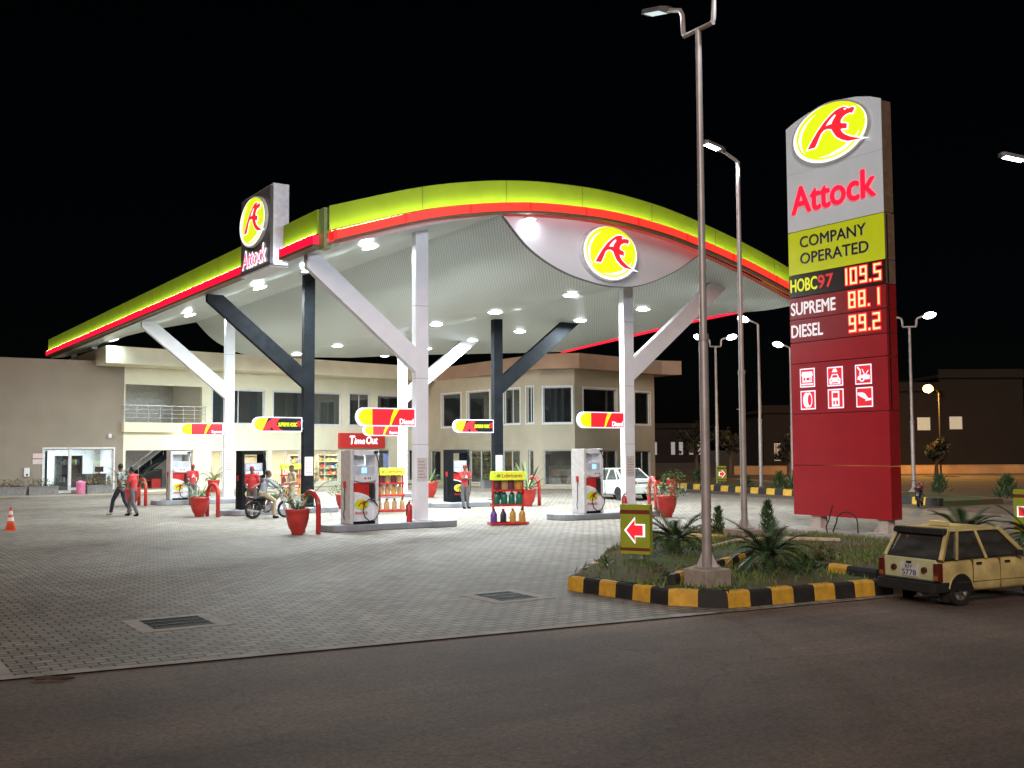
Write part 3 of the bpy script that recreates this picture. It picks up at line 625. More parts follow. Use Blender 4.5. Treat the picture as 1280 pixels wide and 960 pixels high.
# =================================================================== PRICE PYLON
py = thing('price_pylon', 'tall red and white price pylon with lit emblem and red digits', 'sign', W(24.3, 22.0, 0), ROT-pi/2)
PW = 3.45; D0 = .45
pred = pm('pylon_red_panel', (.34, .014, .022), .28, var=.10, scale=2, emit=(.5, .01, .02), es=.10)
pside = pm('pylon_red_side', (.30, .014, .018), .4, var=.15)
psb = pm('pylon_sodium_side', (.20, .13, .09), .5, var=.2)  # brown tone puts dim sodium light into the colour of the sides
pw_ = pm('pylon_white_panel', (.62, .67, .74), .3, var=.05, scale=1.2, emit=(.80, .92, 1.0), es=.16)
pgr = pm('pylon_lime_panel', (.42, .46, .015), .3, var=.06, scale=1.2, emit=(.55, .64, .012), es=.42)
pbk = pm('pylon_black_panel', (.02, .008, .008), .3, var=.2)
dkred = pm('price_panel_red', (.26, .012, .018), .3, var=.15, emit=(.4, .01, .015), es=.10)
TOP = [(0, 12.14), (.35, 12.28), (.88, 12.42), (1.5, 12.5), (2.1, 12.49), (2.63, 12.42), (3.1, 12.29), (PW, 12.14)]
g = .012
mb = MB(); mb.prism([(.02, 8.98), (PW-.02, 8.98)] + [(x*.99+.017, z-.03) for x, z in TOP[::-1]], .02, D0, 'y'); obj('upper_cabinet', mb, psb, py)
mb = MB(); mb.prism([(0, 8.95), (PW, 8.95), (PW, 10.70), (0, 10.70)], 0, .018, 'y'); mb.prism([(0, 10.71), (PW, 10.71)] + TOP[::-1], 0, .018, 'y'); obj('white_panel', mb, pw_, py)
for z0, z1, mt, nm in ((7.64, 8.94, pgr, 'lime_panel'), (6.96, 7.63, pbk, 'price_panel'), (6.29, 6.95, dkred, 'price_panel'), (5.60, 6.28, dkred, 'price_panel'), (4.97, 5.59, pred, 'red_panel'), (3.47, 4.96, pred, 'red_panel'), (1.95, 3.46, pred, 'red_panel'), (.48, 1.94, pred, 'red_panel')):
    mb = MB(); mb.box(0, PW, 0, .02, z0, z1-g); mb.box(.012, PW, .02, D0-.01, z0, z1-g, 1); obj(nm, mb, [mt, pside if z1 < 7.63 else psb], py)
    if nm == 'price_panel' or z1 > 4.9:
        mb = MB(); mb.box(PW-.02, PW+.012, .10, .14, z0+.02, z1-.03); obj('side_channel', mb, black, py)
emblem(py, (1.73, -.005, 11.60), 1.36, .86, .10)
RT = glow('lit_red_letters', (1.0, .012, .05), 1.0)
text('Attock', 3.02, .80, RT, py, (.20, -.004, 9.46), .022, ext=.04)
lett = pm('dark_letters', (.015, .016, .018), .35); edg = pm('letter_edge', (.8, .82, .75), .4)
for s_, z, w in (('COMPANY', 8.42, 2.38), ('OPERATED', 7.92, 2.46)):
    text(s_, w, .33, edg, py, (.485, -.001, z-.012), .004, ext=.006); text(s_, w, .33, lett, py, (.47, -.008, z), .004, ext=.02)
text('HOBC', 1.0, .38, glow('lit_lime_letters', (.80, .85, .02), .62), py, (.06, -.002, 7.12), .02, ext=.006); text('97', .56, .38, glow('lit_dim_red', (.75, .04, .04), .5), py, (1.10, -.002, 7.12), .02, ext=.006)
PWL = glow('lit_pale_letters', (.90, .86, .90), .62)
text('SUPREME', 1.66, .37, PWL, py, (.06, -.002, 6.42), .018, ext=.006); text('DIESEL', 1.18, .37, PWL, py, (.06, -.002, 5.75), .018, ext=.006)
LED = glow('led_digits', (1.0, .34, .16), 2.6); HAL = glow('led_halo', (1.0, .004, .012), 1.6)  # red halo is built as wider glowing shapes behind the digit cores
SEG = {'0': 'abcdef', '1': 'bc', '2': 'abged', '5': 'afgcd', '8': 'abcdefg', '9': 'abcdfg'}
def digits(s_, x, z, w=.24, h=.47, gap=.10):
    t = .055
    for ch in s_:
        core = MB(); hal = MB()
        if ch == '.':
            core.box(x-.02, x+.04, -.02, -.012, z, z+.06); hal.box(x-.045, x+.065, -.011, -.005, z-.025, z+.085); x += .13
        else:
            for q in SEG[ch]:
                X0, X1, Z0, Z1 = {'a': (0, w, h-t, h), 'b': (w-t, w, h/2, h), 'c': (w-t, w, 0, h/2), 'd': (0, w, 0, t), 'e': (0, t, 0, h/2), 'f': (0, t, h/2, h), 'g': (0, w, h/2-t/2, h/2+t/2)}[q]
                k = .0004*'abcdefg'.index(q); core.box(x+X0, x+X1, -.02-k, -.012, z+Z0, z+Z1); hal.box(x+X0-.03, x+X1+.03, -.011-k, -.005, z+Z0-.03, z+Z1+.03)
            x += w+gap
        dg = obj('price_digit', hal, HAL, py); obj('lit_core', core, LED, dg)
digits('109.5', 1.93, 7.08); digits('88.1', 2.20, 6.40); digits('99.2', 2.20, 5.72)
lamp('AREA', (2.5, -.4, 6.7), 22, (1, .05, .05), .8, py, (R(90), 0, R(180)), name='digit_glow')
# service icons
IW = glow('icon_white', (.86, .86, 1.0), .85); IR = glow('icon_red', (.85, .02, .03), .55)
def icon(x, z, polys, cut=()):
    w, h = .56, .56; mb = MB(); mb.box(x, x+w, -.012, -.004, z, z+h); o = obj('service_icon', mb, IW, py)
    mb = MB(); mb.box(x+.035, x+w-.035, -.016, -.013, z+.035, z+h-.035); obj('icon_ground', mb, IR, o)
    mb = MB()
    for p in polys: mb.prism([(x+a*w, z+b*h) for a, b in p], -.021, -.017, 'y')
    obj('pictogram', mb, IW, o)
    if cut:
        mb = MB()
        for p in cut: mb.prism([(x+a*w, z+b*h) for a, b in p], -.025, -.022, 'y')
        obj('pictogram_detail', mb, IR, o)
q4 = lambda a, b, c, d: [(a, b), (c, b), (c, d), (a, d)]
ell = lambda cx, cz, rx, rz, n=18: [(cx+rx*cos(2*pi*k/n), cz+rz*sin(2*pi*k/n)) for k in range(n)]
icon(.35, 4.24, [[(.12, .60), (.88, .60), (.84, .82), (.16, .82)], q4(.18, .26, .82, .62), q4(.10, .12, .90, .20)], [q4(.26, .36, .38, .50), q4(.46, .36, .66, .50), q4(.73, .3, .77, .54)])
icon(1.37, 4.22, [[(.16, .1), (.84, .1), (.86, .36), (.76, .44), (.68, .62), (.32, .62), (.24, .44), (.14, .36)], [(.32, .72), (.68, .72), (.58, .90), (.42, .90)]], [[(.31, .44), (.69, .44), (.63, .57), (.37, .57)], q4(.30, .14, .70, .20), q4(.22, .28, .32, .33), q4(.68, .28, .78, .33)])
icon(2.36, 4.22, [[(.14, .24), (.88, .24), (.9, .44), (.66, .50), (.34, .46), (.2, .42)], ell(.42, .26, .15, .13), [(.56, .48), (.62, .48), (.46, .78), (.42, .76)], [(.62, .48), (.68, .48), (.84, .68), (.80, .70)], [(.12, .86), (.2, .9), (.36, .72), (.36, .46), (.28, .46), (.29, .68)]], [ell(.42, .26, .08, .07)])
icon(.36, 3.58, [ell(.42, .5, .24, .40), ell(.60, .5, .20, .40)], [ell(.62, .5, .13, .30, 14)])
icon(1.38, 3.58, [q4(.26, .1, .74, .90)], [q4(.34, .54, .66, .80), q4(.36, .2, .46, .4), q4(.54, .2, .66, .4)])
icon(2.38, 3.58, [[(.10, .74), (.40, .74), (.56, .66), (.72, .46), (.66, .38), (.50, .42), (.10, .62)], [(.56, .30), (.92, .34), (.92, .44), (.60, .44)]])
for x in (.62, 2.95):
    mb = MB(); mb.box(x, x+.32, .06, .36, .12, .49); mb.box(x-.28, x+.60, -.10, .52, .10, .12)
    mb.prism([(x-.26, .121), (x-.005, .121), (x-.005, .42)], .18, .20, 'y'); mb.prism([(x+.325, .121), (x+.58, .121), (x+.325, .42)], .18, .20, 'y')
    obj('steel_foot', mb, pm('foot_paint', (.52, .46, .42), .5), py)
mb = MB(); mb.box(-.55, 4.1, -.45, .85, 0, .10); o = obj('concrete_plinth', mb, concrete, None, loc=W(24.3, 22.0, 0), rz=ROT-pi/2, bevel=.02); tag(o, 'long low concrete plinth under the price pylon', 'plinth')
mb = MB(); mb.tube([(1.65, -.48, .05), (1.62, -.5, .22), (1.72, -.5, .42), (1.86, -.48, .85)], .018, 6); o = obj('conduit', mb, rubber, None, loc=W(24.3, 22.0, 0), rz=ROT-pi/2); tag(o, 'thin dark cable leaning up from plinth below pylon', 'cable')
mb = MB(); mb.tube([(1.9, -.55, .10), (2.05, -.56, .40)] + [(2.4-.36*cos(a), -.56, .40+.28*sin(a)) for a in rng(.3, pi, 8)] + [(2.77, -.56, .12)], .02, 6); o = obj('conduit', mb, rubber, None, loc=W(24.3, 22.0, 0), rz=ROT-pi/2); tag(o, 'black hose bent into an arch by pylon plinth', 'cable')

# =================================================================== STATION BUILDING
B0 = (14.9, 66.0)
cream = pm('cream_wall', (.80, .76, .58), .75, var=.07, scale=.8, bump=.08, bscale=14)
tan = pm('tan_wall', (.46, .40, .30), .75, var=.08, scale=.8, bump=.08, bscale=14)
olive = pm('grey_olive_wall', (.28, .245, .195), .8, var=.09, scale=.7, bump=.12, bscale=14)
terra = pm('brown_band', (.40, .27, .19), .75, var=.1, scale=.8)
inner = pm('interior_wall', (.66, .62, .52), .8, var=.05)
innerw = pm('interior_white', (.78, .80, .80), .8, var=.04)
ufloor = pm('floor_tile', (.35, .33, .30), .5, var=.1)
frm = pm('window_frame', (.72, .73, .74), .4)
GL = glass('clear_glass', (.92, .95, .95), .03); GD = glass('dark_glass', (.62, .66, .68), .07)
bd = thing('station_building', 'two-storey cream station building with terrace, windows and angled right wing', 'building', W(B0[0], B0[1], 0))
def wallframe(P, Q):
    dx, dy = Q[0]-P[0], Q[1]-P[1]; Ln = math.hypot(dx, dy); c, s_ = dx/Ln, dy/Ln
    return Mat(((c, -s_, 0, P[0]-B0[0]), (s_, c, 0, P[1]-B0[1]), (0, 0, 1, 0), (0, 0, 0, 1))), Ln      # x along, y inward
def wall(par, M, Ln, z0, z1, ops, mat, th=.25, name='wall', s0=0):
    xs = sorted({s0, Ln} | {o[0] for o in ops} | {o[1] for o in ops}); zs = sorted({z0, z1} | {o[2] for o in ops} | {o[3] for o in ops}); mb = MB(M)
    for a, b in zip(xs, xs[1:]):
        run = None
        for c, d_ in zip(zs, zs[1:]):
            hole = any(o[0] <= a+1e-6 and o[1] >= b-1e-6 and o[2] <= c+1e-6 and o[3] >= d_-1e-6 for o in ops)
            if hole:
                if run: mb.box(a, b, 0, th, run[0], run[1]); run = None
            else: run = (run[0], d_) if run else (c, d_)
        if run: mb.box(a, b, 0, th, run[0], run[1])
    return obj(name, mb, mat, par)
def window(par, M, o, gl, mull=1, trim=True):
    a, b, c, d_ = o; mb = MB(M); w = .06
    mb.box(a, a+w, .10, .17, c, d_); mb.box(b-w, b, .10, .17, c, d_); mb.box(a+w, b-w, .10, .17, c, c+w); mb.box(a+w, b-w, .10, .17, d_-w, d_)
    for k in range(1, mull): x = a+(b-a)*k/mull; mb.box(x-w/2, x+w/2, .10, .17, c+w, d_-w)
    if trim:
        t = .09; mb.box(a-t, b+t, -.035, -.002, c-t, c); mb.box(a-t, a, -.03, -.002, c, d_); mb.box(b, b+t, -.03, -.002, c, d_); mb.box(a-t, b+t, -.03, -.002, d_, d_+t)
    f_ = obj('window', mb, frm, par)
    mb = MB(M); mb.box(a+w, b-w, .13, .14, c+w, d_-w); obj('pane', mb, gl, f_); 
    if gl is GD and d_ > 4:
        for k in range(random.randint(1, 2)): x = random.uniform(a+.1, b-.5); mb = MB(M); mb.box(x, x+random.uniform(.25, .6), .45, .5, c, d_); obj('curtain', mb, pm('curtain_grey', (.34, .36, .35), .8, var=.15), f_)
    return f_
wP = [(14.9, 66.0), (37.79, 69.97), (38.32, 55.67), (39.86, 54.09), (48.07, 55.93)]
MM, LM = wallframe(wP[0], wP[1]); M1, L1 = wallframe(wP[1], wP[2]); M2, L2 = wallframe(wP[2], wP[3]); M3, L3 = wallframe(wP[3], wP[4])
upM = [(5.87, 9.56, 4.22, 6.42), (10.26, 15.59, 4.22, 6.42), (16.32, 18.04, 4.22, 6.48), (18.73, 22.6, 4.22, 6.42)]
loM = [(5.81, 6.56, .3, 2.48), (8.12, 9.9, .3, 2.48), (10.17, 12.33, .3, 2.48), (13.26, 15.48, .3, 2.48), (15.7, 19.89, .2, 2.48), (20.53, 22.8, .2, 2.48)]
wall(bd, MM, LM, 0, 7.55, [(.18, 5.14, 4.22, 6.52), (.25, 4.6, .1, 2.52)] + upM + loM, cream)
for o in upM: window(bd, MM, o, GD, 2 if o[1]-o[0] > 1.5 else 1)
for o in loM: window(bd, MM, o, GL, 2 if o[1]-o[0] > 2 else 1, False)
up1 = [(2.15, 4.78, 4.1, 6.5), (5.63, 8.46, 4.1, 6.5), (10.21, 12.04, 4.15, 6.47), (12.78, 13.55, 4.15, 6.5)]; lo1 = [(.5, 2.0, .15, 2.4), (5.92, 8.6, .15, 2.4), (9.99, 12.0, .15, 2.4), (12.92, 13.51, .15, 2.4)]
up2 = [(.18, 2.03, 4.12, 6.42)]; lo2 = [(.2, 2.0, .15, 2.4)]; up3 = [(.86, 4.25, 4.1, 6.37), (6.2, 7.9, 4.1, 6.3)]; lo3 = [(.8, 4.26, .15, 2.35), (6.2, 7.9, .1, 2.3)]
for M_, L_, u_, l_ in ((M1, L1, up1, lo1), (M2, L2, up2, lo2), (M3, L3, up3, lo3)):
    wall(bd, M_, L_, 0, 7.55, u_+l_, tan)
    for o in u_: window(bd, M_, o, GD, 2 if M_ is M1 and o[0] > 10 else 1)
    for o in l_: window(bd, M_, o, GL, 2 if o[1]-o[0] > 1.5 and M_ is not M2 else 1, False)
loc = lambda pts: [(a-B0[0], b-B0[1]) for a, b in pts]
mb = MB(); mb.prism(loc([(wP[4][0], wP[4][1]+.01), (wP[4][0], 76), (wP[4][0]-.25, 76), (wP[4][0]-.25, wP[4][1]+.2)]), 0, 7.55, 'z'); obj('wall', mb, cream, bd)
mb = MB(); mb.prism(loc([(13.35, 63.3), (37.99, 68.77), (37.95, 78), (13.35, 78)]), 7.55, 8.55, 'z'); obj('roof', mb, cream, bd)
mb = MB(); mb.prism(loc([(38.0, 68.77), (37.82, 55.07), (39.66, 53.29), (48.07, 55.13), (49.56, 54.76), (49.8, 78), (38.0, 78)]), 7.55, 8.5, 'z'); obj('roof', mb, terra, bd)
mb = MB(MM); mb.box(.0, 5.3, -.35, 4.2, 3.62, 4.2); obj('terrace_slab', mb, cream, bd)
mb = MB(MM); mb.box(5.3, 22.8, .26, 6, 3.5, 3.75); mb.box(.26, 22.8, .26, 6, .0, .12); obj('floor_slab', mb, ufloor, bd)
mb = MB(M1); mb.box(.3, 14, .3, 4.5, 3.5, 3.75); mb.box(.3, 14, .3, 4.5, 0, .1); obj('floor_slab', mb, ufloor, bd)
mb = MB(M3); mb.box(0.2, 7.9, .8, 5, 3.51, 3.76); mb.box(.2, 7.9, .8, 5, 0, .11); obj('floor_slab', mb, ufloor, bd)
mb = MB(MM); mb.box(5.2, 22.8, 6.0, 6.15, 0, 7.5); mb.box(5.15, 5.3, .3, 6.0, 0, 7.5); obj('interior_wall', mb, inner, bd)
mb = MB(MM); mb.box(.0, 5.15, 4.2, 4.35, 0, 7.5); obj('interior_wall', mb, pm('terrace_wall', (.46, .45, .42), .8), bd)
mb = MB(M1); mb.box(0.2, 9, 4.6, 4.75, 0, 7.5); obj('interior_wall', mb, inner, bd)
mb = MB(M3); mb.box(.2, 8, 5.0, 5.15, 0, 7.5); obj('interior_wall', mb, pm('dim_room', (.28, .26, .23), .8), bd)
mb = MB(MM); mb.box(5.3, 22.8, .3, 6, 2.85, 2.95); obj('ceiling', mb, innerw, bd)
# terrace railing
mb = MB(MM)
for k in range(8): x = .05+k*.74; mb.tube([(x, -.28, 4.2), (x, -.28, 5.22)], .022, 6)
for z in (4.5, 4.75, 5.0): mb.tube([(0, -.28, z), (5.25, -.28, z)], .013, 6)
mb.tube([(-.05, -.28, 5.24), (5.3, -.28, 5.24)], .03, 6); obj('railing', mb, steel, bd)
# stair inside the open bay
mb = MB(MM); mb.bar((.9, 1.6, .2), (4.6, 1.6, 2.95), .10, .32); mb.bar((.9, 2.6, .2), (4.6, 2.6, 2.95), .10, .32)
for k in range(10): mb.box(.9+k*.37, 1.22+k*.37, 1.55, 2.65, .28+k*.275, .32+k*.275)
st = obj('stair', mb, black, bd)
mb = MB(MM); mb.tube([(.9, 1.58, 1.2), (4.6, 1.58, 3.9)], .03, 6); mb.tube([(.9, 1.58, .85), (4.6, 1.58, 3.55)], .016, 6)
for k in range(5): x = .95+k*.8; mb.tube([(x, 1.58, .3+(x-.9)*.74), (x, 1.58, 1.2+(x-.9)*.73)], .018, 6)
obj('handrail', mb, steel, st)
mb = MB(MM); mb.box(2.4, 4.2, 3.6, 3.9, .12, 1.3); mb.box(3.2, 3.8, 2.9, 3.4, .12, .7, 1); mb.box(1.6, 2.2, 3.2, 3.7, .12, .8, 2)
o = obj('stored_boxes', mb, [pm('dark_carton', (.06, .05, .05), .7), redp, pm('pale_carton', (.5, .45, .38), .8)], None, loc=W(*B0), rz=ROT); tag(o, 'dark and red cartons stacked under the open stair', 'boxes')
# wall lamp under terrace
mb = MB(MM); mb.lathe([(.0, 3.16), (.12, 3.2), (.14, 3.32), (.05, 3.42)], 12, (3.55, -.14, 0)); obj('wall_lamp', mb, glow('bulb', (1, .95, .8), 8), bd)
o = lamp('POINT', MM @ Vec((3.55, -.45, 3.1)), 6, (1, .93, .78), .08, bd, name='wall_lamp_light')
# interior lights
warm = (1.0, .86, .62)
for s_ in (8.5, 11.5, 14.5, 17.5, 21): lamp('AREA', MM @ Vec((s_, 2.8, 2.8)), 420, warm, 1.2, bd, name='room_light')
for s_ in (7.5, 12.5, 17.5): lamp('AREA', MM @ Vec((s_, 3.5, 7.3)), 26, (.9, .95, 1), .6, bd, name='room_light')
lamp('AREA', MM @ Vec((2.4, 1.2, 3.5)), 40, (.95, .97, 1), .8, bd, name='room_light')
lamp('AREA', MM @ Vec((2.4, 2, 7.2)), 22, (.95, .97, 1), .8, bd, name='room_light')
for s_ in (3, 7, 11): lamp('AREA', M1 @ Vec((s_, 2.5, 3.3)), 45, warm, .8, bd, name='room_light'); lamp('AREA', M1 @ Vec((s_, 2.5, 7.3)), 18, (.9, .95, 1), .6, bd, name='room_light')
lamp('AREA', M3 @ Vec((2.5, 2.5, 3.3)), 9, warm, .8, bd, name='room_light'); lamp('AREA', M3 @ Vec((2.5, 2.5, 7.2)), 3, warm, .6, bd, name='room_light')
# shop sign
sg = MB(MM); sg.box(15.33, 19.17, -.30, -.06, 2.62, 3.66); sgo = thing('shop_sign', 'red Time Out shop sign above lit storefront behind the nearest pump', 'sign', W(*B0))
obj('sign_board', sg, pm('sign_red', (.50, .03, .03), .35, var=.06, emit=(.55, .03, .03), es=.22), sgo)
Mt = MM @ Mat.Translation((0, 0, 0)); rotM = MM.to_3x3().to_4x4() @ ROTX
def wtext(s_, w, h, mat, par, x, y, z, **k): return text(s_, w, h, mat, par, MM @ Vec((x, y, z)), M=rotM, **k)
wtext('T', .42, .56, EM_W, sgo, 16.15, -.31, 2.90, bold=.03, shear=.15); wtext('ime', .86, .40, EM_W, sgo, 16.55, -.31, 2.90, bold=.025, shear=.15)
wtext('O', .44, .52, EM_W, sgo, 17.55, -.31, 2.90, bold=.03, shear=.15); wtext('ut', .50, .42, EM_W, sgo, 18.02, -.31, 2.90, bold=.025, shear=.15)
# shelves with goods inside the shop
cols = [pm('goods_%s' % n_, c, .5, var=.2) for n_, c in (('red', (.5, .05, .04)), ('yellow', (.6, .42, .05)), ('green', (.08, .25, .06)), ('blue', (.05, .12, .35)), ('white', (.65, .62, .55)), ('brown', (.22, .11, .05)), ('orange', (.6, .2, .04)))]
shelfm = pm('shelf_board', (.45, .40, .33), .6)
def shelf(M_, s0, s1, y, label, n=5, h=2.0, mats=None, z0=.12, dk=False):
    t = thing('goods_shelf', label, 'shelf', W(*B0), group='shop shelves behind the glass'); mb = MB(M_)
    for k in range(n): z = z0+.1+k*(h-.1)/(n-1)-.02; mb.box(s0, s1, y, y+.4, z, z+.03)
    mb.box(s0, s1, y+.4, y+.43, z0, z0+h); mb.box(s0-.04, s0, y, y+.43, z0, z0+h); mb.box(s1, s1+.04, y, y+.43, z0, z0+h); obj('rack', mb, pm('dark_rack', (.06, .055, .05), .6) if dk else shelfm, t)
    mb = MB(M_)
    for k in range(n-1):
        z = z0+.115+k*(h-.1)/(n-1); x = s0+.03
        while x < s1-.12:
            w = random.uniform(.07, .16); hh = random.uniform(.14, .30); mb.box(x, x+w*.88, y+.03, y+random.uniform(.2, .35), z, z+hh, random.randrange(len(mats or cols))); x += w
    o = obj('goods', mb, mats or cols, t); o['kind'] = 'stuff'
shelf(MM, 13.5, 15.3, 3.2, 'shelf of bright packets seen right of the black column'); shelf(MM, 16.0, 17.6, 3.4, 'shelf of packets left of the nearest pump top')
shelf(MM, 17.9, 19.8, 3.0, 'shelf of packets above the oil rack behind the nearest pump'); shelf(MM, 10.4, 12.2, 5.2, 'pale shelf against lit yellow wall left of black column', 3)
dkc = [pm('goods_dark', (.03, .03, .035), .5), pm('goods_grey', (.12, .12, .12), .5), pm('goods_dkred', (.16, .03, .03), .5), pm('goods_teal', (.04, .12, .12), .5)]
shelf(M1, 5.9, 8.4, 1.6, 'dark rack of parts behind the attendant with folded arms', 6, 2.1, dkc, dk=True); shelf(M1, 10.2, 11.8, 2.2, 'dark shelf of parts right of the black column at right', 5, 2.0, dkc, dk=True)
shelf(M2, .3, 1.8, 1.5, 'low shelf with cartons in the corner window', 3, 1.2, [pm('carton', (.35, .24, .14), .8)]); shelf(M3, 6.3, 7.8, 1.4, 'rack of stacked trays behind the white car roof', 6, 1.9, dkc+[cols[4]], dk=True)
mb = MB(MM); mb.box(20.9, 22.0, 1.6, 2.3, .12, 2.2); mb.box(20.95, 21.95, 1.58, 1.6, .3, 2.1, 1); o = obj('drinks_fridge', mb, [pm('fridge_blue', (.03, .07, .30), .4), pm('fridge_door', (.08, .14, .35), .2)], None, loc=W(*B0), rz=ROT); tag(o, 'blue drinks fridge behind glass right of nearest column', 'fridge')
# plinth step in front of the right wing
mb = MB(); mb.prism(loc([(36.6, 66.5), (37.0, 55.1), (39.3, 52.6), (48.4, 54.6), (48.3, 56.1), (39.9, 54.2), (38.4, 55.7), (37.8, 69)]), 0, .16, 'z'); o = obj('plinth', mb, pm('plinth_stone', (.46, .38, .26), .8, var=.15, bump=.2), None, loc=W(*B0), rz=ROT); tag(o, 'low cream step along the base of right wing', 'step')

# ---- left wing
lw = thing('workshop_building', 'plain grey-beige workshop wing at far left with lit shop window', 'building', W(4, 66, 0))
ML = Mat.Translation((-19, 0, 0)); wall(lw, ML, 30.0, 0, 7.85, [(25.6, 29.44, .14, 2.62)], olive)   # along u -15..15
def lwbox(name, mat, *a): mb = MB(); mb.box(*a); return obj(name, mb, mat, lw)
lwbox('roof', olive, -19, 10.95, .26, 12, 7.6, 7.8); lwbox('wall', olive, 10.7, 10.95, .26, 1.8, 0, 7.6)
lwbox('interior_wall', innerw, 5.6, 10.7, 4.5, 4.65, 0, 3.2); lwbox('interior_wall', innerw, 5.6, 5.75, .3, 4.5, 0, 3.2); lwbox('interior_wall', innerw, 10.55, 10.7, .3, 4.5, 0, 3.2)
lwbox('ceiling', innerw, 5.6, 10.7, .3, 4.6, 3.0, 3.1); lwbox('floor', ufloor, 5.6, 10.7, .27, 4.6, 0, .12)
lamp('AREA', (8.3, 2.3, 2.95), 300, (.88, .97, 1), 1.4, lw, name='room_light')
window(lw, Mat.Identity(4), (6.6, 8.0, .14, 2.62), GL, 1, True); window(lw, Mat.Identity(4), (8.02, 10.44, .3, 2.62), GL, 1, True)
o = lwbox('door_stile', black, 6.7, 6.82, .2, .26, .2, 2.5)
def setp(name, label, cat, mats, fn, u, v, z=0, **k):
    mb = MB(); fn(mb); o = obj(name, mb, mats, None, loc=W(u, v, z), rz=ROT, **k); return tag(o, label, cat)
dkw = pm('dark_wood', (.05, .035, .03), .5)
t = thing('display_cabinet', 'dark cabinet with shelves inside the lit workshop window', 'cabinet', W(11.55, 68.2, .12))
mb = MB(); mb.box(0, 1.5, 0, .06, 0, 2.1); mb.box(0, .06, -.45, 0, 0, 2.1); mb.box(1.44, 1.5, -.45, 0, 0, 2.1)
for z in (.0, .5, 1.0, 1.5, 2.05): mb.box(.06, 1.44, -.45, 0, z, z+.05)
obj('carcass', mb, dkw, t)
mb = MB()
for k in range(16): x = .12+(k % 8)*.16; z = (.55, 1.55)[k//8]; mb.box(x, x+.11, -.35, -.1, z, z+random.uniform(.18, .36), k % 4)
o = obj('goods', mb, dkc[:2]+[cols[4], cols[3]], t); o['kind'] = 'stuff'
setp('office_desk', 'dark reception desk inside the lit workshop window', 'desk', [dkw], lambda m: (m.box(0, 2.2, 0, .7, .95, 1.0), m.box(.05, 2.15, .05, .12, 0, .95), m.box(1.5, 2.1, .05, .6, 0, .95)), 12.2, 67.4, .12)
setp('office_chair', 'black swivel chair by the reception desk at left', 'chair', [black], lambda m: (m.box(-.25, .25, -.25, .25, .42, .5), m.box(-.22, .22, .2, .26, .5, 1.15), m.tube([(0, 0, .05), (0, 0, .42)], .03), m.bar((-.25, 0, .05), (.25, 0, .05), .04), m.bar((0, -.25, .05), (0, .25, .05), .04)), 12.5, 68.6, .12)
setp('monitor', 'small dark monitor on the reception desk at left', 'monitor', [black], lambda m: (m.box(-.25, .25, -.02, .02, .1, .42), m.box(-.03, .03, -.02, .02, 0, .1), m.box(-.12, .12, -.08, .08, 0, .015)), 14.0, 67.7, 1.12)
setp('notice_board', 'pair of pale notices left of workshop window', 'notice', [paper, pm('notice_red', (.5, .06, .05), .6)], lambda m: (m.box(0, .50, -.03, 0, .34, .62), m.box(0, .50, -.03, 0, 0, .28), m.box(-.02, .52, -.025, -.002, .285, .335, 1), m.box(0, .5, -.026, -.002, .625, .66, 1)), 10.0, 65.99, 1.75)
setp('wall_box', 'small white box on the wall above planter at far left', 'box', [whitep, black], lambda m: (m.box(0, .3, -.1, 0, 0, .5), m.box(.1, .2, -.11, -.1, .05, .15, 1)), 9.55, 65.99, 1.05)
setp('security_lamp', 'small white lamp on workshop wall near its right end', 'lamp', [whitep], lambda m: (m.box(0, .2, -.16, 0, 0, .26), m.box(.05, .15, -.22, -.16, .05, .2)), 14.1, 65.99, 3.25, bevel=.02)
setp('waste_bin', 'pink lidded bin in front of workshop window', 'bin', [pm('pink_plastic', (.75, .22, .42), .45)], lambda m: m.lathe([(.20, 0), (.25, .05), (.25, .62), (.27, .64), (.27, .72), (.05, .78), (0, .78)], 16), 12.45, 65.0, 0, smooth=True)
# =================================================================== PLANTS
def frond(mb, base, az, L_, rise, droop, w, nl=9, leaflet=.0, mi=0):
    """an arching leaf: a midrib with leaflets (leaflet>0) or one strap blade"""
    d = Vec((cos(az), sin(az), 0)); s_ = Vec((-sin(az), cos(az), 0)); P = []
    for k in range(nl+1):
        t = k/nl; P.append(Vec(base) + d*(L_*(t-.12*t*t*droop)) + Vec((0, 0, 1))*(rise*t - droop*t*t)*L_)
    if not leaflet:
        a = []; b = []
        for k, p in enumerate(P):
            t = k/nl; ww = w*(.35+1.3*t)*(1-t**3) + .002; a.append(p+s_*ww); b.append(p-s_*ww+Vec((0, 0, ww*.5)))
        mb.strip(a, b, mi)
    else:
        mb.tube([P[i] for i in range(0, nl+1, 2)]+([P[-1]] if nl % 2 else []), [w*(1-.8*i/nl) for i in range(0, nl+1, 2)]+([w*.2] if nl % 2 else []), 4, mi)
        for k in range(1, int(nl*2.4)):
            t = k/(nl*2.4); i = min(int(t*nl), nl-1); p = P[i].lerp(P[i+1], t*nl-i); tan_ = (P[i+1]-P[i]).normalized()
            ll = leaflet*(.35+1.6*t*(1-t)+.25*(1-t))
            for sg in (1, -1):
                q = p + (s_*sg*.85+tan_*.55+Vec((0, 0, .22))).normalized()*ll; e = tan_*ll*.12
                mb.add([p-e, p+e, q+e*.2], [(0, 1, 2)], mi)
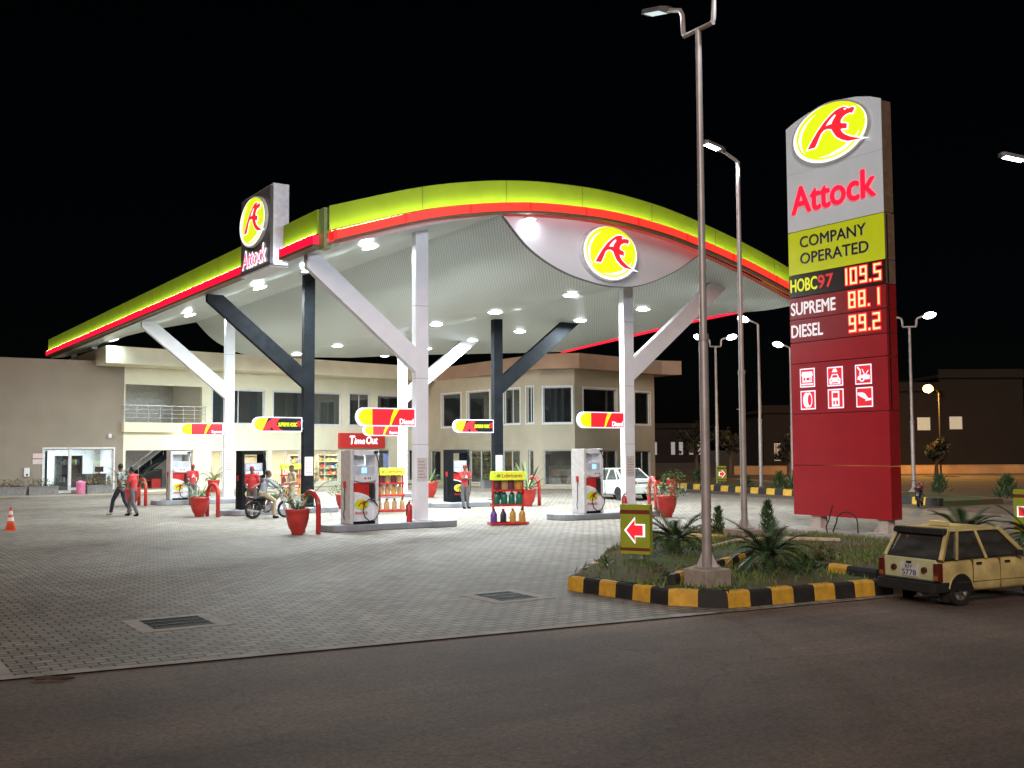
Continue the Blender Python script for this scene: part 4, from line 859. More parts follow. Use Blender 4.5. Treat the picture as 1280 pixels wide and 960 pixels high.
def cycad(u, v, z, size, label, n=30):
    t = thing('cycad_palm', label, 'palm', W(u, v, z), random.random()*6, 'cycad palms in the garden bed'); mb = MB()
    mb.lathe([(.10*size, -.05), (.13*size, .1), (.12*size, .26), (.06*size, .34)], 12); obj('trunk', mb, bark, t)
    mb = MB()
    for k in range(n):
        inn = k/n; frond(mb, (0, 0, .3*size), k*2.4+random.uniform(-.2, .2), size*random.uniform(.85, 1.1), 1.35-1.0*inn+random.uniform(-.1, .1), .55+.45*inn, .012*size, 9, .24*size)
    o = obj('crown', mb, leafd, t, fix=False)
POT = [(.12, 0), (.14, .02), (.14, .06), (.20, .16), (.25, .34), (.26, .48), (.275, .50), (.275, .56), (.245, .565), (.23, .50), (0, .49)]
def pot_plant(u, v, label, s=1.0, kind='strap', z=0.0, square=False, hgt=1.0):
    t = thing('potted_plant', label, 'plant pot', W(u, v, z), random.random()*6, 'red plant pots on the forecourt', s); mb = MB()
    mb.lathe(POT, 22); obj('pot', mb, redpot, t, smooth=True)
    mb = MB(); mb.lathe([(.232, .505), (0, .52)], 14); obj('soil', mb, soil, t)
    mb = MB(); mats = [leaf, leafl]
    if kind == 'strap':
        for k in range(24): frond(mb, (random.uniform(-.08, .08), random.uniform(-.08, .08), .5), random.random()*6.3, random.uniform(.35, .6)*hgt, random.uniform(.8, 1.7), random.uniform(.4, 1.1), .022, 6, 0, k % 2)
    elif kind == 'palm':
        for k in range(13): frond(mb, (random.uniform(-.05, .05), random.uniform(-.05, .05), .5), k*2.4, random.uniform(.55, .95)*hgt, random.uniform(.9, 1.7), random.uniform(.7, 1.2), .008, 7, .16, k % 2)
    elif kind == 'agave':
        for k in range(26): frond(mb, (0, 0, .52), k*2.4, random.uniform(.4, .62)*hgt, random.uniform(.25, 1.9), random.uniform(.1, .35), .035, 5, 0, k % 2)
    else:
        for k in range(420):
            a = random.random()*6.3; r = .55*random.random()**.5; p = Vec((r*cos(a), r*sin(a), .5+random.random()*.55*(1-r))); q = Vec((random.uniform(-1, 1), random.uniform(-1, 1), random.uniform(0, 1)))*.07; w_ = Vec((random.uniform(-1, 1), random.uniform(-1, 1), 0))*.03
            mb.add([p-w_, p+w_, p+q], [(0, 1, 2)], k % 2)
    obj('leaves', mb, mats, t, fix=False); return t
pot_plant(11.82, 39.75, 'red pot with short succulent beside bollard left of motorcycle', 1.32, 'strap', hgt=1.0)
pot_plant(11.70, 29.62, 'red pot with leafy green plant nearest the road', 1.32, 'palm', hgt=1.15)
pot_plant(11.6, 49.5, 'red pot with tall plant behind the two walking men', 1.45, 'palm', hgt=1.1)
pot_plant(19.5, 62.8, 'small red pot with pale palm at the foot of building', 1.3, 'palm')
pot_plant(24.9, 61.5, 'red pot with palm behind the guard, in front of lit wall', 1.3, 'palm')
pot_plant(18.3, 41.3, 'low red pot at the end of the motorcycle island', 1.1, 'bush')
pot_plant(26.3, 48.3, 'red pot half hidden behind the nearest column', 1.45, 'strap')
pot_plant(25.6, 38.2, 'red pot with spiky agave right of the front oil rack', 1.35, 'agave', hgt=1.2)
pot_plant(25.4, 28.95, 'red pot with feathery bush beside bollard, in front of white car', 1.4, 'bush')
pot_plant(39.6, 44.6, 'red pot near the striped kerb right of white car', 1.35, 'bush')
pot_plant(33.2, 50.5, 'red pot at the building step, right of the black column', 1.1, 'agave')
def bollard(u, v, du, dv, label, rad=.28, h=.95):
    t = Vec((du, dv, 0)).normalized(); pts = [(0, 0, 0), (0, 0, h-rad)] + [(t.x*(rad-rad*cos(a)), t.y*(rad-rad*cos(a)), h-rad+rad*sin(a)) for a in rng(.2, pi, 9)] + [(t.x*2*rad, t.y*2*rad, 0)]
    mb = MB(); mb.tube(pts, .075, 12); o = obj('hoop_bollard', mb, redp, None, smooth=True, loc=W(u, v, 0), rz=ROT); tag(o, label, 'bollard', 'red hoop bollards at the island ends')
bollard(12.12, 39.75, .18, -.9, 'red hoop bollard right of the succulent pot', .40, 1.2); bollard(12.1, 30.2, .15, -1, 'red hoop bollard at the nearest island end', .44, 1.22)
bollard(12.05, 49.8, .1, -1, 'red hoop bollard behind the walking man in red', .42, 1.2); bollard(26.75, 31.5, -.55, -1, 'red hoop bollard curving over the feathery pot', .62, 1.35)
bollard(26.3, 39.2, -.1, -1, 'red hoop bollard partly behind the front oil rack', .5, 1.25)
def planter(u, v, w, label, mats, z=0, fl=False):
    t = thing('planter_box', label, 'planter', W(u, v, z), ROT, 'planter boxes along the building'); mb = MB(); mb.box(0, w, 0, .5, 0, .5); mb.box(-.03, w+.03, -.03, .53, .44, .5); obj('box', mb, pm('planter_grey', (.20, .20, .20), .7, var=.2, bump=.3), t)
    mb = MB()
    for k in range(int(160*w)):
        p = Vec((random.random()*w, .05+random.random()*.4, .48+random.random()**1.6*.42)); q = Vec((random.uniform(-1, 1), random.uniform(-1, 1), random.uniform(.2, 1)))*.12; s_ = Vec((random.uniform(-1, 1), random.uniform(-1, 1), 0))*.045
        mb.add([p-s_, p+s_, p+q], [(0, 1, 2)], k % len(mats))
    obj('plants', mb, mats, t, fix=False)
flow = pm('marigold', (.45, .22, .03), .6, var=.3); 
planter(8.1, 65.0, 1.45, 'grey planter box furthest left on the workshop wall', [leafd, leafb]); planter(9.7, 65.0, 1.55, 'second grey planter box from the left, below the wall box', [leafb, leaf])
planter(12.85, 65.2, 1.4, 'grey planter with orange flowers under workshop window', [flow, leaf, leafd])
planter(29.2, 64.6, 2.0, 'grey planter with tall shrubs right of the motorcycle guard', [leaf, leafl, leafd], ); planter(31.6, 65.5, 1.6, 'planter with shrubs seen left of the nearest pump', [leaf, leafl])
planter(39.6, 51.6, 2.2, 'grey planter box by the corner window behind white pump', [leaf, leafb]); planter(35.2, 57.5, 1.6, 'small planter at step behind the attendant with folded arms', [leaf, leafl])

# =================================================================== OIL RACKS AND BOTTLES
limeb = glow('rack_lime', (.62, .74, .01), .40)
oily = [pm('oil_gold', (.50, .30, .05), .35), pm('oil_dark', (.03, .03, .04), .35), pm('oil_green', (.01, .16, .09), .3), pm('oil_purple', (.12, .05, .28), .35), pm('oil_tan', (.45, .28, .13), .4), pm('oil_wine', (.13, .03, .05), .4)]
capm = [pm('cap_red', (.5, .03, .03), .4), pm('cap_black', (.03, .03, .03), .4), pm('cap_white', (.7, .7, .7), .4)]
def bottle_proto(bi, ci, s_=1.0):
    o = bpy.data.objects.new('oil_bottle', MB().lathe([(.075*s_, 0), (.085*s_, .03), (.085*s_, .23*s_), (.05*s_, .30*s_), (.03*s_, .32*s_)], 12, sx=1, sy=.62).mesh('oil_bottle', oily[bi], True)); link(o)
    c = bpy.data.objects.new('cap', MB().lathe([(.034*s_, .32*s_), (.034*s_, .365*s_), (0, .37*s_)], 10).mesh('cap', capm[ci])); link(c, o)
    return o
NTH = {2: ['left', 'right'], 4: ['leftmost', 'second', 'third', 'rightmost'], 5: ['leftmost', 'second', 'middle', 'fourth', 'rightmost'], 3: ['left', 'middle', 'right']}
def rack(u, v, rz, rows, label, short):
    t = thing('oil_rack', label, 'rack', W(u, v, 0), rz, 'red oil racks with lime headers'); w = 1.25
    mb = MB()
    for x in (.12, w-.12): mb.box(x-.03, x+.03, .22, .28, .04, 1.5)
    obj('frame', mb, redp, t)
    zs = (.05, .64, 1.12); ws = (.0, .10, .14)
    for z, k in zip(zs, ws):
        mb = MB(); mb.box(k, w-k, .02, .48, z-.03, z); mb.box(k, w-k, .0, .02, z-.03, z+.035); mb.box(k, w-k, .48, .5, z-.03, z+.035); mb.box(k-.02, k, 0, .5, z-.03, z+.03); mb.box(w-k, w-k+.02, 0, .5, z-.03, z+.03); obj('tray', mb, redp, t)
    mb = MB(); mb.prism([(-.02, 1.46), (.52, 1.46), (.42, 1.74), (.08, 1.74)], .08, w-.08, 'x'); hd = obj('header', mb, limeb, t)
    text('Lubricants', .68, .13, pm('red_print', (.6, .02, .02), .4), hd, (.36, .015, 1.54), .01)
    mb = MB(); mb.prism(ell(.24, 1.60, .07, .05), -.003, .012, 'y'); obj('header_mark', mb, pm('lime_mark', (.3, .4, .02), .4), hd)
    for mb_w in (0,):
        mb = MB(); [mb.tube([(x, .25, 0), (x, .25, .03)], .05, 8) for x in (.1, w-.1)]; obj('foot', mb, redp, t)
    for (zi, shelfname, items) in rows:
        n = len(items); z = zs[zi]; k = ws[zi]
        for i, (bi, ci, nm) in enumerate(items):
            x = k+.14+(w-2*k-.28)*i/(n-1); same = [j for j, q in enumerate(items) if q[2] == nm]
            lab = '%s oil bottle on %s shelf of %s' % (nm, shelfname, short) if len(same) == 1 else '%s %s oil bottle on %s shelf of %s' % (NTH[len(same)][same.index(i)], nm, shelfname, short)
            key = (bi, ci); c0 = PROT.get(key); P = t.location + Mat.Rotation(rz, 3, 'Z') @ Vec((x, .24, z+.001))
            if c0 is None: c0 = PROT[key] = bottle_proto(bi, ci, 1.28); o = c0; o.location = P
            else: o = dup(c0, P)
            o.rotation_euler.z = rz+random.uniform(-.3, .3); tag(o, lab, 'bottle', 'oil bottles on the red racks')
PROT = {}
g_, b_, gr_, pu_, tn_, wi_ = (0, 0, 'gold'), (1, 0, 'black'), (2, 2, 'green'), (3, 1, 'purple'), (4, 1, 'tan'), (5, 0, 'wine red')
rack(18.12, 29.15, ROT+R(-16), [(0, 'bottom', [pu_, b_, g_, (0, 1, 'amber')]), (1, 'middle', [gr_]*4), (2, 'top', [(5, 0, 'wine red'), tn_, (5, 1, 'maroon'), (0, 2, 'yellow')])], 'red oil rack with lime header standing alone on the forecourt', 'front rack')
rack(18.35, 38.1, ROT+R(-10), [(0, 'bottom', [tn_]*4), (1, 'middle', [tn_, tn_, (0, 1, 'amber'), tn_]), (2, 'top', [wi_, tn_, wi_, tn_])], 'red oil rack with lime header just behind the nearest pump', 'rack behind nearest pump')
rack(20.4, 54.0, ROT, [(0, 'bottom', [tn_, g_, tn_, g_]), (1, 'middle', [wi_, g_, wi_, (0, 1, 'amber')])], 'red oil rack with lime header behind the guard', 'rack behind the guard')
def extinguisher(u, v, label):
    t = thing('fire_extinguisher', label, 'extinguisher', W(u, v, .2), ROT, 'fire extinguishers at the columns'); mb = MB(); mb.lathe([(.085, 0), (.09, .02), (.09, .48), (.05, .56), (.03, .58), (0, .58)], 14); obj('cylinder', mb, redp, t, smooth=True)
    mb = MB(); mb.lathe([(.025, .58), (.025, .64), (0, .64)], 8); mb.bar((-.02, 0, .66), (.12, 0, .68), .02); mb.bar((-.02, 0, .63), (.10, 0, .60), .02); mb.tube([(-.02, 0, .62), (-.11, 0, .5), (-.11, 0, .2)], .014, 6); obj('valve', mb, black, t)
extinguisher(15.45, 29.75, 'red fire extinguisher at foot of the nearest white column'); extinguisher(24.1, 29.75, 'red fire extinguisher at foot of the right white column')

# =================================================================== GARDEN BED
K = [(15.1, 18.95), (10.89, 15.04), (11.13, 12.69), (11.68, 11.92), (14.65, 11.54), (22.0, 10.78), (29.5, 10.0)]
def painted_kerb(pts, h, w, blk, label, start=0, name='painted_kerb'):
    mb = MB(); k = start
    for i, (a, b) in enumerate(zip(pts, pts[1:])):
        d = Vec((b[0]-a[0], b[1]-a[1], 0)); Ln = d.length; d.normalize(); nrm = Vec((d.y, -d.x, 0)); m = max(1, round(Ln/blk))
        for j in range(m):
            p = Vec((*a, 0))+d*(Ln*j/m); q = Vec((*a, 0))+d*(Ln*(j+1)/m-.004); c = w*.16
            sec = [(0, 0), (.02, h*.86), (c+.02, h), (w, h), (w, 0)]
            vs = [e-nrm*x+Vec((0, 0, z)) for e in (p, q) for x, z in sec]; mb.add(vs, [(0, 1, 2, 3, 4), (9, 8, 7, 6, 5)]+[(x, 5+x, 5+(x+1) % 5, (x+1) % 5) for x in range(5)], k % 2); k += 1
    o = obj(name, mb, [yellowp, blackk], None, rz=ROT, bevel=.008); return tag(o, label, 'kerb', 'yellow and black painted kerbs')
painted_kerb(K, .255, .20, .42, 'tall black and yellow kerb around the front of garden bed')
painted_kerb([(11.55, 12.95), (12.1, 13.3), (13.6, 14.1), (15.35, 14.95)], .42, .16, .42, 'low striped kerb dividing the garden bed, left of pylon', 1)
painted_kerb([(15.0, 13.25), (14.95, 12.4), (14.9, 11.75)], .40, .18, .5, 'short striped kerb in garden bed beside the taxi', 1)
mb = MB(); mb.tube([(16.4, 17.3, .28), (17.6, 17.7, .33), (18.8, 17.7, .33), (20.2, 16.9, .27)], .05, 6); o = obj('path_edging', mb, pm('pale_edging', (.55, .48, .36), .8, var=.2), None, rz=ROT); tag(o, 'pale curved edging in the grass before the pylon', 'edging')
mb = MB(); mb.box(17.6, 18.6, 19.0, 19.9, .2, .33); o = obj('edging_slab', mb, pm('yellow_slab', (.5, .36, .09), .8, var=.2), None, rz=ROT); tag(o, 'low yellow slab in the grass left of pole base', 'slab')
GP = [(15.1, 18.93), (10.95, 15.02), (11.2, 12.73), (11.72, 12.0), (14.65, 11.62), (22.0, 10.86), (29.6, 10.08), (29.6, 13), (26.5, 19.2), (24.9, 22.4), (21.6, 23.4)]
def inpoly(x, y, P=GP):
    r = False; j = len(P)-1
    for i in range(len(P)):
        if (P[i][1] > y) != (P[j][1] > y) and x < (P[j][0]-P[i][0])*(y-P[i][1])/(P[j][1]-P[i][1])+P[i][0]: r = not r
        j = i
    return r
def gz(x, y): return (.235+.03*min(1, max(0, (y-12.4)/1.5))*(1+sin(x*1.7)*cos(y*1.3)))*(1-min(1, max(0, (x-20)/3))) + .005 + .008*sin(x*4.1+y*3.3)
mb = MB(); N = 170; idx = {}
for i in range(N+1):
    for j in range(N+1):
        x = 10.9+i*(29.7-10.9)/N; y = 10+j*(23.6-10)/N
        if inpoly(x, y): idx[i, j] = len(mb.v); mb.v.append(Vec((x, y, gz(x, y))))
for (i, j), k in list(idx.items()):
    q = [idx.get(c) for c in ((i, j), (i+1, j), (i+1, j+1), (i, j+1))]
    if None not in q: mb.f.append(q); mb.m.append(0)
def _gard(n, l, b):
    tc = n.new('ShaderNodeTexCoord'); no = n.new('ShaderNodeTexNoise'); no.inputs['Scale'].default_value = .55; no.inputs['Detail'].default_value = 6; l.new(tc.outputs['Object'], no.inputs[0])
    r = n.new('ShaderNodeValToRGB'); e = r.color_ramp.elements; e[0].position = .40; e[0].color = (.07, .115, .03, 1); e[1].position = .62; e[1].color = (.13, .085, .05, 1); l.new(no.outputs[0], r.inputs[0]); l.new(r.outputs[0], b.inputs['Base Color']); b.inputs['Roughness'].default_value = .95
    n2 = n.new('ShaderNodeTexNoise'); n2.inputs['Scale'].default_value = 18; n2.inputs['Detail'].default_value = 5; l.new(tc.outputs['Object'], n2.inputs[0]); bp = n.new('ShaderNodeBump'); bp.inputs['Strength'].default_value = 1; bp.inputs['Distance'].default_value = .05; l.new(n2.outputs[0], bp.inputs['Height']); l.new(bp.outputs[0], b.inputs['Normal'])
gardm = tree_mat('garden_ground', _gard)
struct('garden_ground', mb, gardm, rz=ROT, smooth=True)
mb = MB(); rg = random.Random(3); grassm = [pm('grass_green', (.10, .18, .035), .6, var=.4), pm('grass_pale', (.17, .22, .055), .6, var=.3), pm('grass_dry', (.17, .115, .055), .7, var=.3)]
cnt = 0
while cnt < 11500:
    x = rg.uniform(11, 24); y = rg.uniform(11, 23)
    if not inpoly(x, y): continue
    cl = sin(x*.9+1)+cos(y*1.15)+.5*sin(x*2.3-y*1.9)
    bare = cl > .55 or (x < 13.2 and y > 13.6)
    if bare and rg.random() < .85: continue
    cnt += 1; z = gz(x, y); h = rg.uniform(.04, .13); a = rg.random()*6.3; w = .019
    dx, dy = cos(a)*w, sin(a)*w; ox, oy = rg.uniform(-.05, .05), rg.uniform(-.05, .05)
    dry = x > 18 and x < 23 and y > 15 and rg.random() < .55
    mb.add([(x-dx, y-dy, z-.01), (x+dx, y+dy, z-.01), (x+ox, y+oy, z+h)], [(0, 1, 2)], 2 if dry or rg.random() < .12 else rg.randrange(2))
o = obj('lawn_grass', mb, grassm, None, rz=ROT, fix=False); tag(o, 'short patchy grass in the garden bed', 'grass', kind='stuff')
def low_shrub(u, v, s_, label, mats, n=260, tall=1.0, cat='shrub', name='shrub', grp='shrubs in the garden bed', z=.2):
    mb = MB(); r_ = random.Random(int(u*97+v*31))
    for k in range(n):
        a = r_.random()*6.3; t = r_.random(); rr = s_*math.sqrt(r_.random())*((1-t)**.6 if tall > 1 else (1-t*t)**.5)*(.8+.3*sin(a*3+u)); p = Vec((rr*cos(a), rr*sin(a), t*s_*tall)); q = Vec((cos(a)*.5+r_.uniform(-.6, .6), sin(a)*.5+r_.uniform(-.6, .6), r_.uniform(.1, 1.1) if tall <= 1 else 1.0))*s_*(.26 if tall <= 1 else .42); w = Vec((r_.uniform(-1, 1), r_.uniform(-1, 1), r_.uniform(-.3, .3)))*s_*(.10 if tall <= 1 else .075)
        mb.add([p-w, p+w, p+q], [(0, 1, 2)], k % len(mats))
    t = thing(name, label, cat, W(u, v, z), 0, grp); obj('foliage', mb, mats, t, fix=False)
    mb = MB(); mb.tube([(0, 0, -.05), (0, 0, s_*tall*.6)], [.05*s_+.01, .01], 6); obj('stem', mb, bark, t); return t
cycad(15.05, 16.9, .24, .86, 'cycad palm right of the arrow sign, behind the tall pole'); cycad(14.07, 13.35, .26, .86, 'dark cycad palm in the lawn in front of pylon')
cycad(21.2, 14.3, .24, .9, 'cycad palm behind the taxi roof'); cycad(21.3, 12.7, .24, .85, 'cycad palm right of the taxi, next to right arrow sign')
low_shrub(14.5, 12.9, .36, 'round light green shrub at the foot of front cycad', [leafl, leaf]); low_shrub(12.1, 15.5, .25, 'tiny leafy plant at left corner of garden bed', [leaf, leafd], 120); low_shrub(11.75, 13.4, .20, 'small dark weed beside pole base in garden bed', [leafd], 120)
low_shrub(14.2, 17.2, .22, 'small dark plant behind the left arrow sign', [leafd, leaf], 110); low_shrub(15.9, 13.7, .38, 'spreading shrub right of the front cycad', [leaf, leafb])
low_shrub(12.3, 14.3, .22, 'low dark plant before the divider kerb in garden', [leafd, leafb], 120)
low_shrub(18.9, 19.6, .23, 'narrow cypress shrub left of middle pole base', [leafd, leaf], 700, 3.3, 'cypress', 'cypress_shrub'); low_shrub(19.75, 18.75, .265, 'wider cypress shrub right of middle pole base', [leaf, leafd], 800, 3.4, 'cypress', 'cypress_shrub')

# =================================================================== ARROW SIGNS
olv = pm('arrow_sign_olive', (.26, .29, .025), .4, var=.1, emit=(.30, .32, .02), es=.16); mar = pm('arrow_sign_band', (.20, .03, .02), .45)
ARW = [(0, .5), (.52, 1.0), (.52, .74), (1.0, .74), (1.0, .26), (.52, .26), (.52, 0)]
def arrow_sign(u, v, z, rz, s_, label, flip=False, w=.62, h=.98):
    t = thing('arrow_sign', label, 'sign', W(u, v, z), rz, 'lime arrow signs at the driveways', s_); mb = MB(); mb.box(0, w, 0, .18, .14, .14+h); obj('cabinet', mb, olv, t, bevel=.012)
    mb = MB(); mb.box(0, w, -.004, .0, .14+h-.19, .14+h-.11); obj('stripe', mb, mar, t); mb = MB(); mb.box(0, w, -.004, 0, .21, .27); obj('stripe', mb, mar, t)
    f = (lambda a: 1-a) if flip else (lambda a: a); aw, ah, ax, az = .38, .46, .12, .38
    mk = lambda e: [(ax+aw*f(.5+(a-.5)*e), az+ah*(.5+(b-.5)*e)) for a, b in ARW]
    a_ = obj('arrow', MB().prism(mk(1.13), -.014, -.006, 'y'), EM_W, t); obj('arrow_face', MB().prism(mk(.92), -.022, -.016, 'y'), EM_R, a_)
    mb = MB(); [mb.box(x-.04, x+.04, .05, .13, -.05, .14) for x in (.2, w-.2)]; obj('foot', mb, steel, t)
    mb = MB(); mb.box(-.05, w+.05, -.1, .28, -.12, .0); obj('base', mb, concrete, t)
arrow_sign(13.25, 16.5, .24, R(-28), 1.0, 'lime sign with lit red arrow pointing left at garden corner')
arrow_sign(24.4, 15.1, .24, ROT-pi/2, 1.05, 'lime sign with lit red arrow pointing right, at right edge', True)
arrow_sign(48.2, 50.0, .2, R(10), 1.0, 'small distant sign with lit red arrow between far poles', True)
# =================================================================== GRATES, CONES
def grate(u, v, w, d, label):
    t = thing('drain_grate', label, 'drain grate', W(u, v, 0), ROT, 'drain grates in the paving'); fm = pm('grate_surround', (.40, .37, .33), .85, var=.2, bump=.3); e = .22
    mb = MB(); mb.box(-e, w+e, -e, 0, 0, .008); mb.box(-e, w+e, d, d+e, 0, .008); mb.box(-e, 0, 0, d, 0, .008); mb.box(w, w+e, 0, d, 0, .008); obj('surround', mb, fm, t)
    mb = MB(); mb.box(0, w, 0, d, .001, .003); obj('pit_shade', mb, darkm, t)  # flat black sheet stands in for the shade below the bars
    mb = MB(); n = 15
    for k in range(n+1): mb.box(k*w/n-.006, k*w/n+.006, 0, d, .004, .012)
    for k in range(4): mb.box(-.01, w+.01, k*d/3-.02, k*d/3+.02, .003, .017)
    obj('bars', mb, pm('iron', (.035, .036, .04), .6, .2, var=.2), t)
grate(3.88, 15.05, .82, .80, 'drain grate at left with wide pale concrete surround'); grate(9.26, 14.6, .68, .84, 'drain grate near the garden corner')
def cone(u, v, label):
    t = thing('traffic_cone', label, 'traffic cone', W(u, v, 0), .4, 'traffic cones at far left', .82); cm = pm('cone_orange', (.80, .11, .03), .5); mb = MB()
    mb.box(-.22, .22, -.22, .22, 0, .035); obj('base', mb, cm, t, bevel=.01)
    mb = MB(); mb.lathe([(.17, .035), (.11, .42), (.10, .44), (.06, .72), (.045, .86), (.05, .88), (.0, .89)], 18); b_ = obj('cone', mb, cm, t, smooth=True)
    mb = MB(); mb.lathe([(.122, .36), (.100, .49)], 18); mb.lathe([(.080, .60), (.062, .74)], 18); obj('reflective_band', mb, pm('reflective_white', (.8, .8, .82), .4), t)
cone(4.95, 36.6, 'orange traffic cone with white bands at left edge'); cone(4.7, 39.2, 'orange traffic cone cut by left edge, behind the other')

mb = MB(); mb.box(-.9, .25, -.1, 1.35, .0, .012); o = obj('concrete_patch', mb, MATS['edge_concrete'], None, loc=W(1.55, 12.85, 0), rz=ROT); tag(o, 'plain concrete slab in the paving at the lower left corner', 'slab')
mb = MB(); mb.tube([(0, 0, .02), (.12, .02, .03), (.3, -.03, .02), (.42, .02, .012)], [.015, .022, .02, .008], 6); o = obj('dry_twig', mb, bark, None, loc=W(1.95, 12.5, -.01), rz=.2); tag(o, 'dark broken twig lying at the road edge, lower left', 'twig')
# =================================================================== LAMP POSTS
polem = pm('pole_paint', (.46, .42, .41), .45, .3, var=.15, scale=3)
LENS_ = glow('street_led', (.93, .98, 1.0), 16); LENSD = glow('street_led_dim', (.8, .95, 1.0), .8)
def lamp_post(u, v, z, h, arms, label, r=.085, base=None, power=0, dim=False, yoke=True, big=1.0):
    t = thing('lamp_post', label, 'street lamp', W(u, v, z), ROT, 'lamp posts around the station'); mb = MB()
    hs = h*.42; mb.tube([(0, 0, 0), (0, 0, hs), (0, 0, hs+.08), (0, 0, h)], [r, r*.95, r*.78, r*.62], 14); mb.tube([(0, 0, hs-.05), (0, 0, hs+.05)], r*1.12, 14); obj('pole', mb, polem, t, smooth='auto')
    mb = MB(); mb.box(-r*2, r*2, -r*2, r*2, 0, .025)
    for a in (45, 135, 225, 315): c, s_ = cos(R(a)), sin(R(a)); mb.add([(c*r*.9, s_*r*.9, .025), (c*r*2.2, s_*r*2.2, .025), (c*r*.9, s_*r*.9, .28)], [(0, 1, 2)]); mb.tube([(c*r*2.3, s_*r*2.3, 0), (c*r*2.3, s_*r*2.3, .06)], .015, 6)
    obj('base_plate', mb, polem, t)
    if base: w, hb = base; mb = MB(); mb.box(-w/2, w/2, -w/2, w/2, -hb, -.001); obj('concrete_base', mb, pm('base_concrete', (.42, .36, .31), .85, var=.2, bump=.3), t, bevel=.015)
    ar = r*.5; mb = MB(); heads = []
    if yoke:
        a = arms[0]; d = Vec((cos(a), sin(a), 0)); q = .36*big
        mb.tube([d*-q*.98+Vec((0, 0, h-.02)), d*q*.98+Vec((0, 0, h-.02))], ar, 8)
        for s_ in (1, -1):
            e = d*s_; mb.tube([e*q*.9+Vec((0, 0, h-.02)), e*q+Vec((0, 0, h+.03)), e*q*1.05+Vec((0, 0, h+.36*big)), e*q*1.2+Vec((0, 0, h+.46*big)), e*q*2.1+Vec((0, 0, h+.58*big))], ar, 8); heads.append((e, e*q*2.0+Vec((0, 0, h+.57*big))))
    else:
        for a in arms:
            e = Vec((cos(a), sin(a), 0)); mb.tube([Vec((0, 0, h-.1)), e*.05+Vec((0, 0, h+.02)), e*.5*big+Vec((0, 0, h+.22*big))], ar, 8); heads.append((e, e*.46*big+Vec((0, 0, h+.20*big))))
    obj('bracket', mb, polem, t, smooth='auto')
    for e, p in heads:
        s_ = Vec((-e.y, e.x, 0)); up = (Vec((0, 0, 1))*.97-e*.22).normalized(); f = s_.cross(up).normalized(); f = f if f.dot(e) > 0 else -f
        Mh = Mat((( s_.x, f.x, up.x, p.x), (s_.y, f.y, up.y, p.y), (s_.z, f.z, up.z, p.z), (0, 0, 0, 1)))
        mb = MB(Mh); mb.prism([(-.06, -.02), (.06, -.02), (.13, .12), (.13, .58), (.08, .66), (-.08, .66), (-.13, .58), (-.13, .12)], -.01, .06, 'z'); hd = obj('lamp_head', mb, pm('lamp_head_grey', (.16, .16, .17), .5), t)
        mb = MB(Mh); mb.box(-.10, .10, .16, .56, -.018, -.012); (mb.ball((0, .36, -.05), (.26, .36, .18), 12) if not dim and r > .105 else None); obj('led_glow', mb, LENSD if dim else LENS_, hd)  # glowing ball added under the far heads stands in for lamp glare
        if power: L_ = lamp('AREA', Mh @ Vec((0, .36, -.05)), power, (.93, .98, 1), .3, t, name='street_light'); L_.data.spread = R(160)
    return t
lamp_post(12.0, 12.72, .52, 8.92, [R(90)], 'tallest brownish twin-arm lamp post in the garden bed', .080, base=(.54, .45), power=40, dim=True)
lamp_post(19.4, 19.2, .44, 9.35, [R(175)], 'grey single-arm lamp post right of canopy, between two cypresses', .082, base=(.9, .4), power=45, yoke=False)
lamp_post(46.3, 44.4, .0, 9.8, [R(160)], 'single-arm lit lamp post at far striped kerb, left of pylon', .11, power=900, yoke=False, big=1.3)
lamp_post(48.5, 50.3, .0, 9.1, [R(150)], 'distant twin-arm lamp post beside the small arrow sign', .11, power=400)
lamp_post(50.7, 37.2, .0, 9.2, [R(-45)], 'lit twin-head lamp post right of the pylon', .11, power=600)
lamp_post(54.4, 49.3, .0, 9.2, [R(147)], 'lit lamp post mostly hidden behind the pylon', .11, power=500, yoke=False)
lamp_post(21.55, 12.2, .0, 8.25, [R(147)], 'lamp post at far right whose lit head shows at the frame edge', .10, power=60, yoke=False, big=1.0)
lamp_post(120, 118, 0, 8, [R(160)], 'tiny remote street lamp with faint greenish light', .12, power=0, yoke=False, dim=True, big=2)
for (u, v, z, e, tgt, c_) in ((19.2, 19.0, 9.6, 750, (17.5, 36, 4.5), (.80, .88, 1)), (12.0, 13.0, 9.1, 4000, (17.5, 36, 5.0), (.80, .88, 1))):
    p_ = W(u, v, z); L_ = lamp('SPOT', p_, e, c_, .15, None, (W(*tgt)-p_).to_track_quat('-Z', 'Y').to_euler(), R(78), name='canopy_fill_spot'); L_.data.spot_blend = .8  # added spots at two lamp heads, aimed to brighten the canopy columns
# sodium street lamp
t = thing('sodium_lamp', 'orange glowing street lamp in front of dark houses at right', 'street lamp', Vec((37.2, 92, 0)), 0); mb = MB(); mb.tube([(0, 0, 0), (0, 0, 7.2)], [.09, .06], 8); mb.tube([(0, 0, 7.15), (-.3, -.2, 7.45), (-1.0, -.6, 7.55)], .04, 6); obj('pole', mb, pm('dark_pole', (.003, .002, .001), .6), t)
mb = MB(); mb.ball((-1.2, -.75, 7.52), (.42, .42, .36), 12); obj('lamp_globe', mb, glow('sodium', (1.0, .62, .16), 9), t)
lamp('POINT', (-1.6, -1.6, 7.2), 8000, (1.0, .50, .10), .3, t, name='sodium_light')

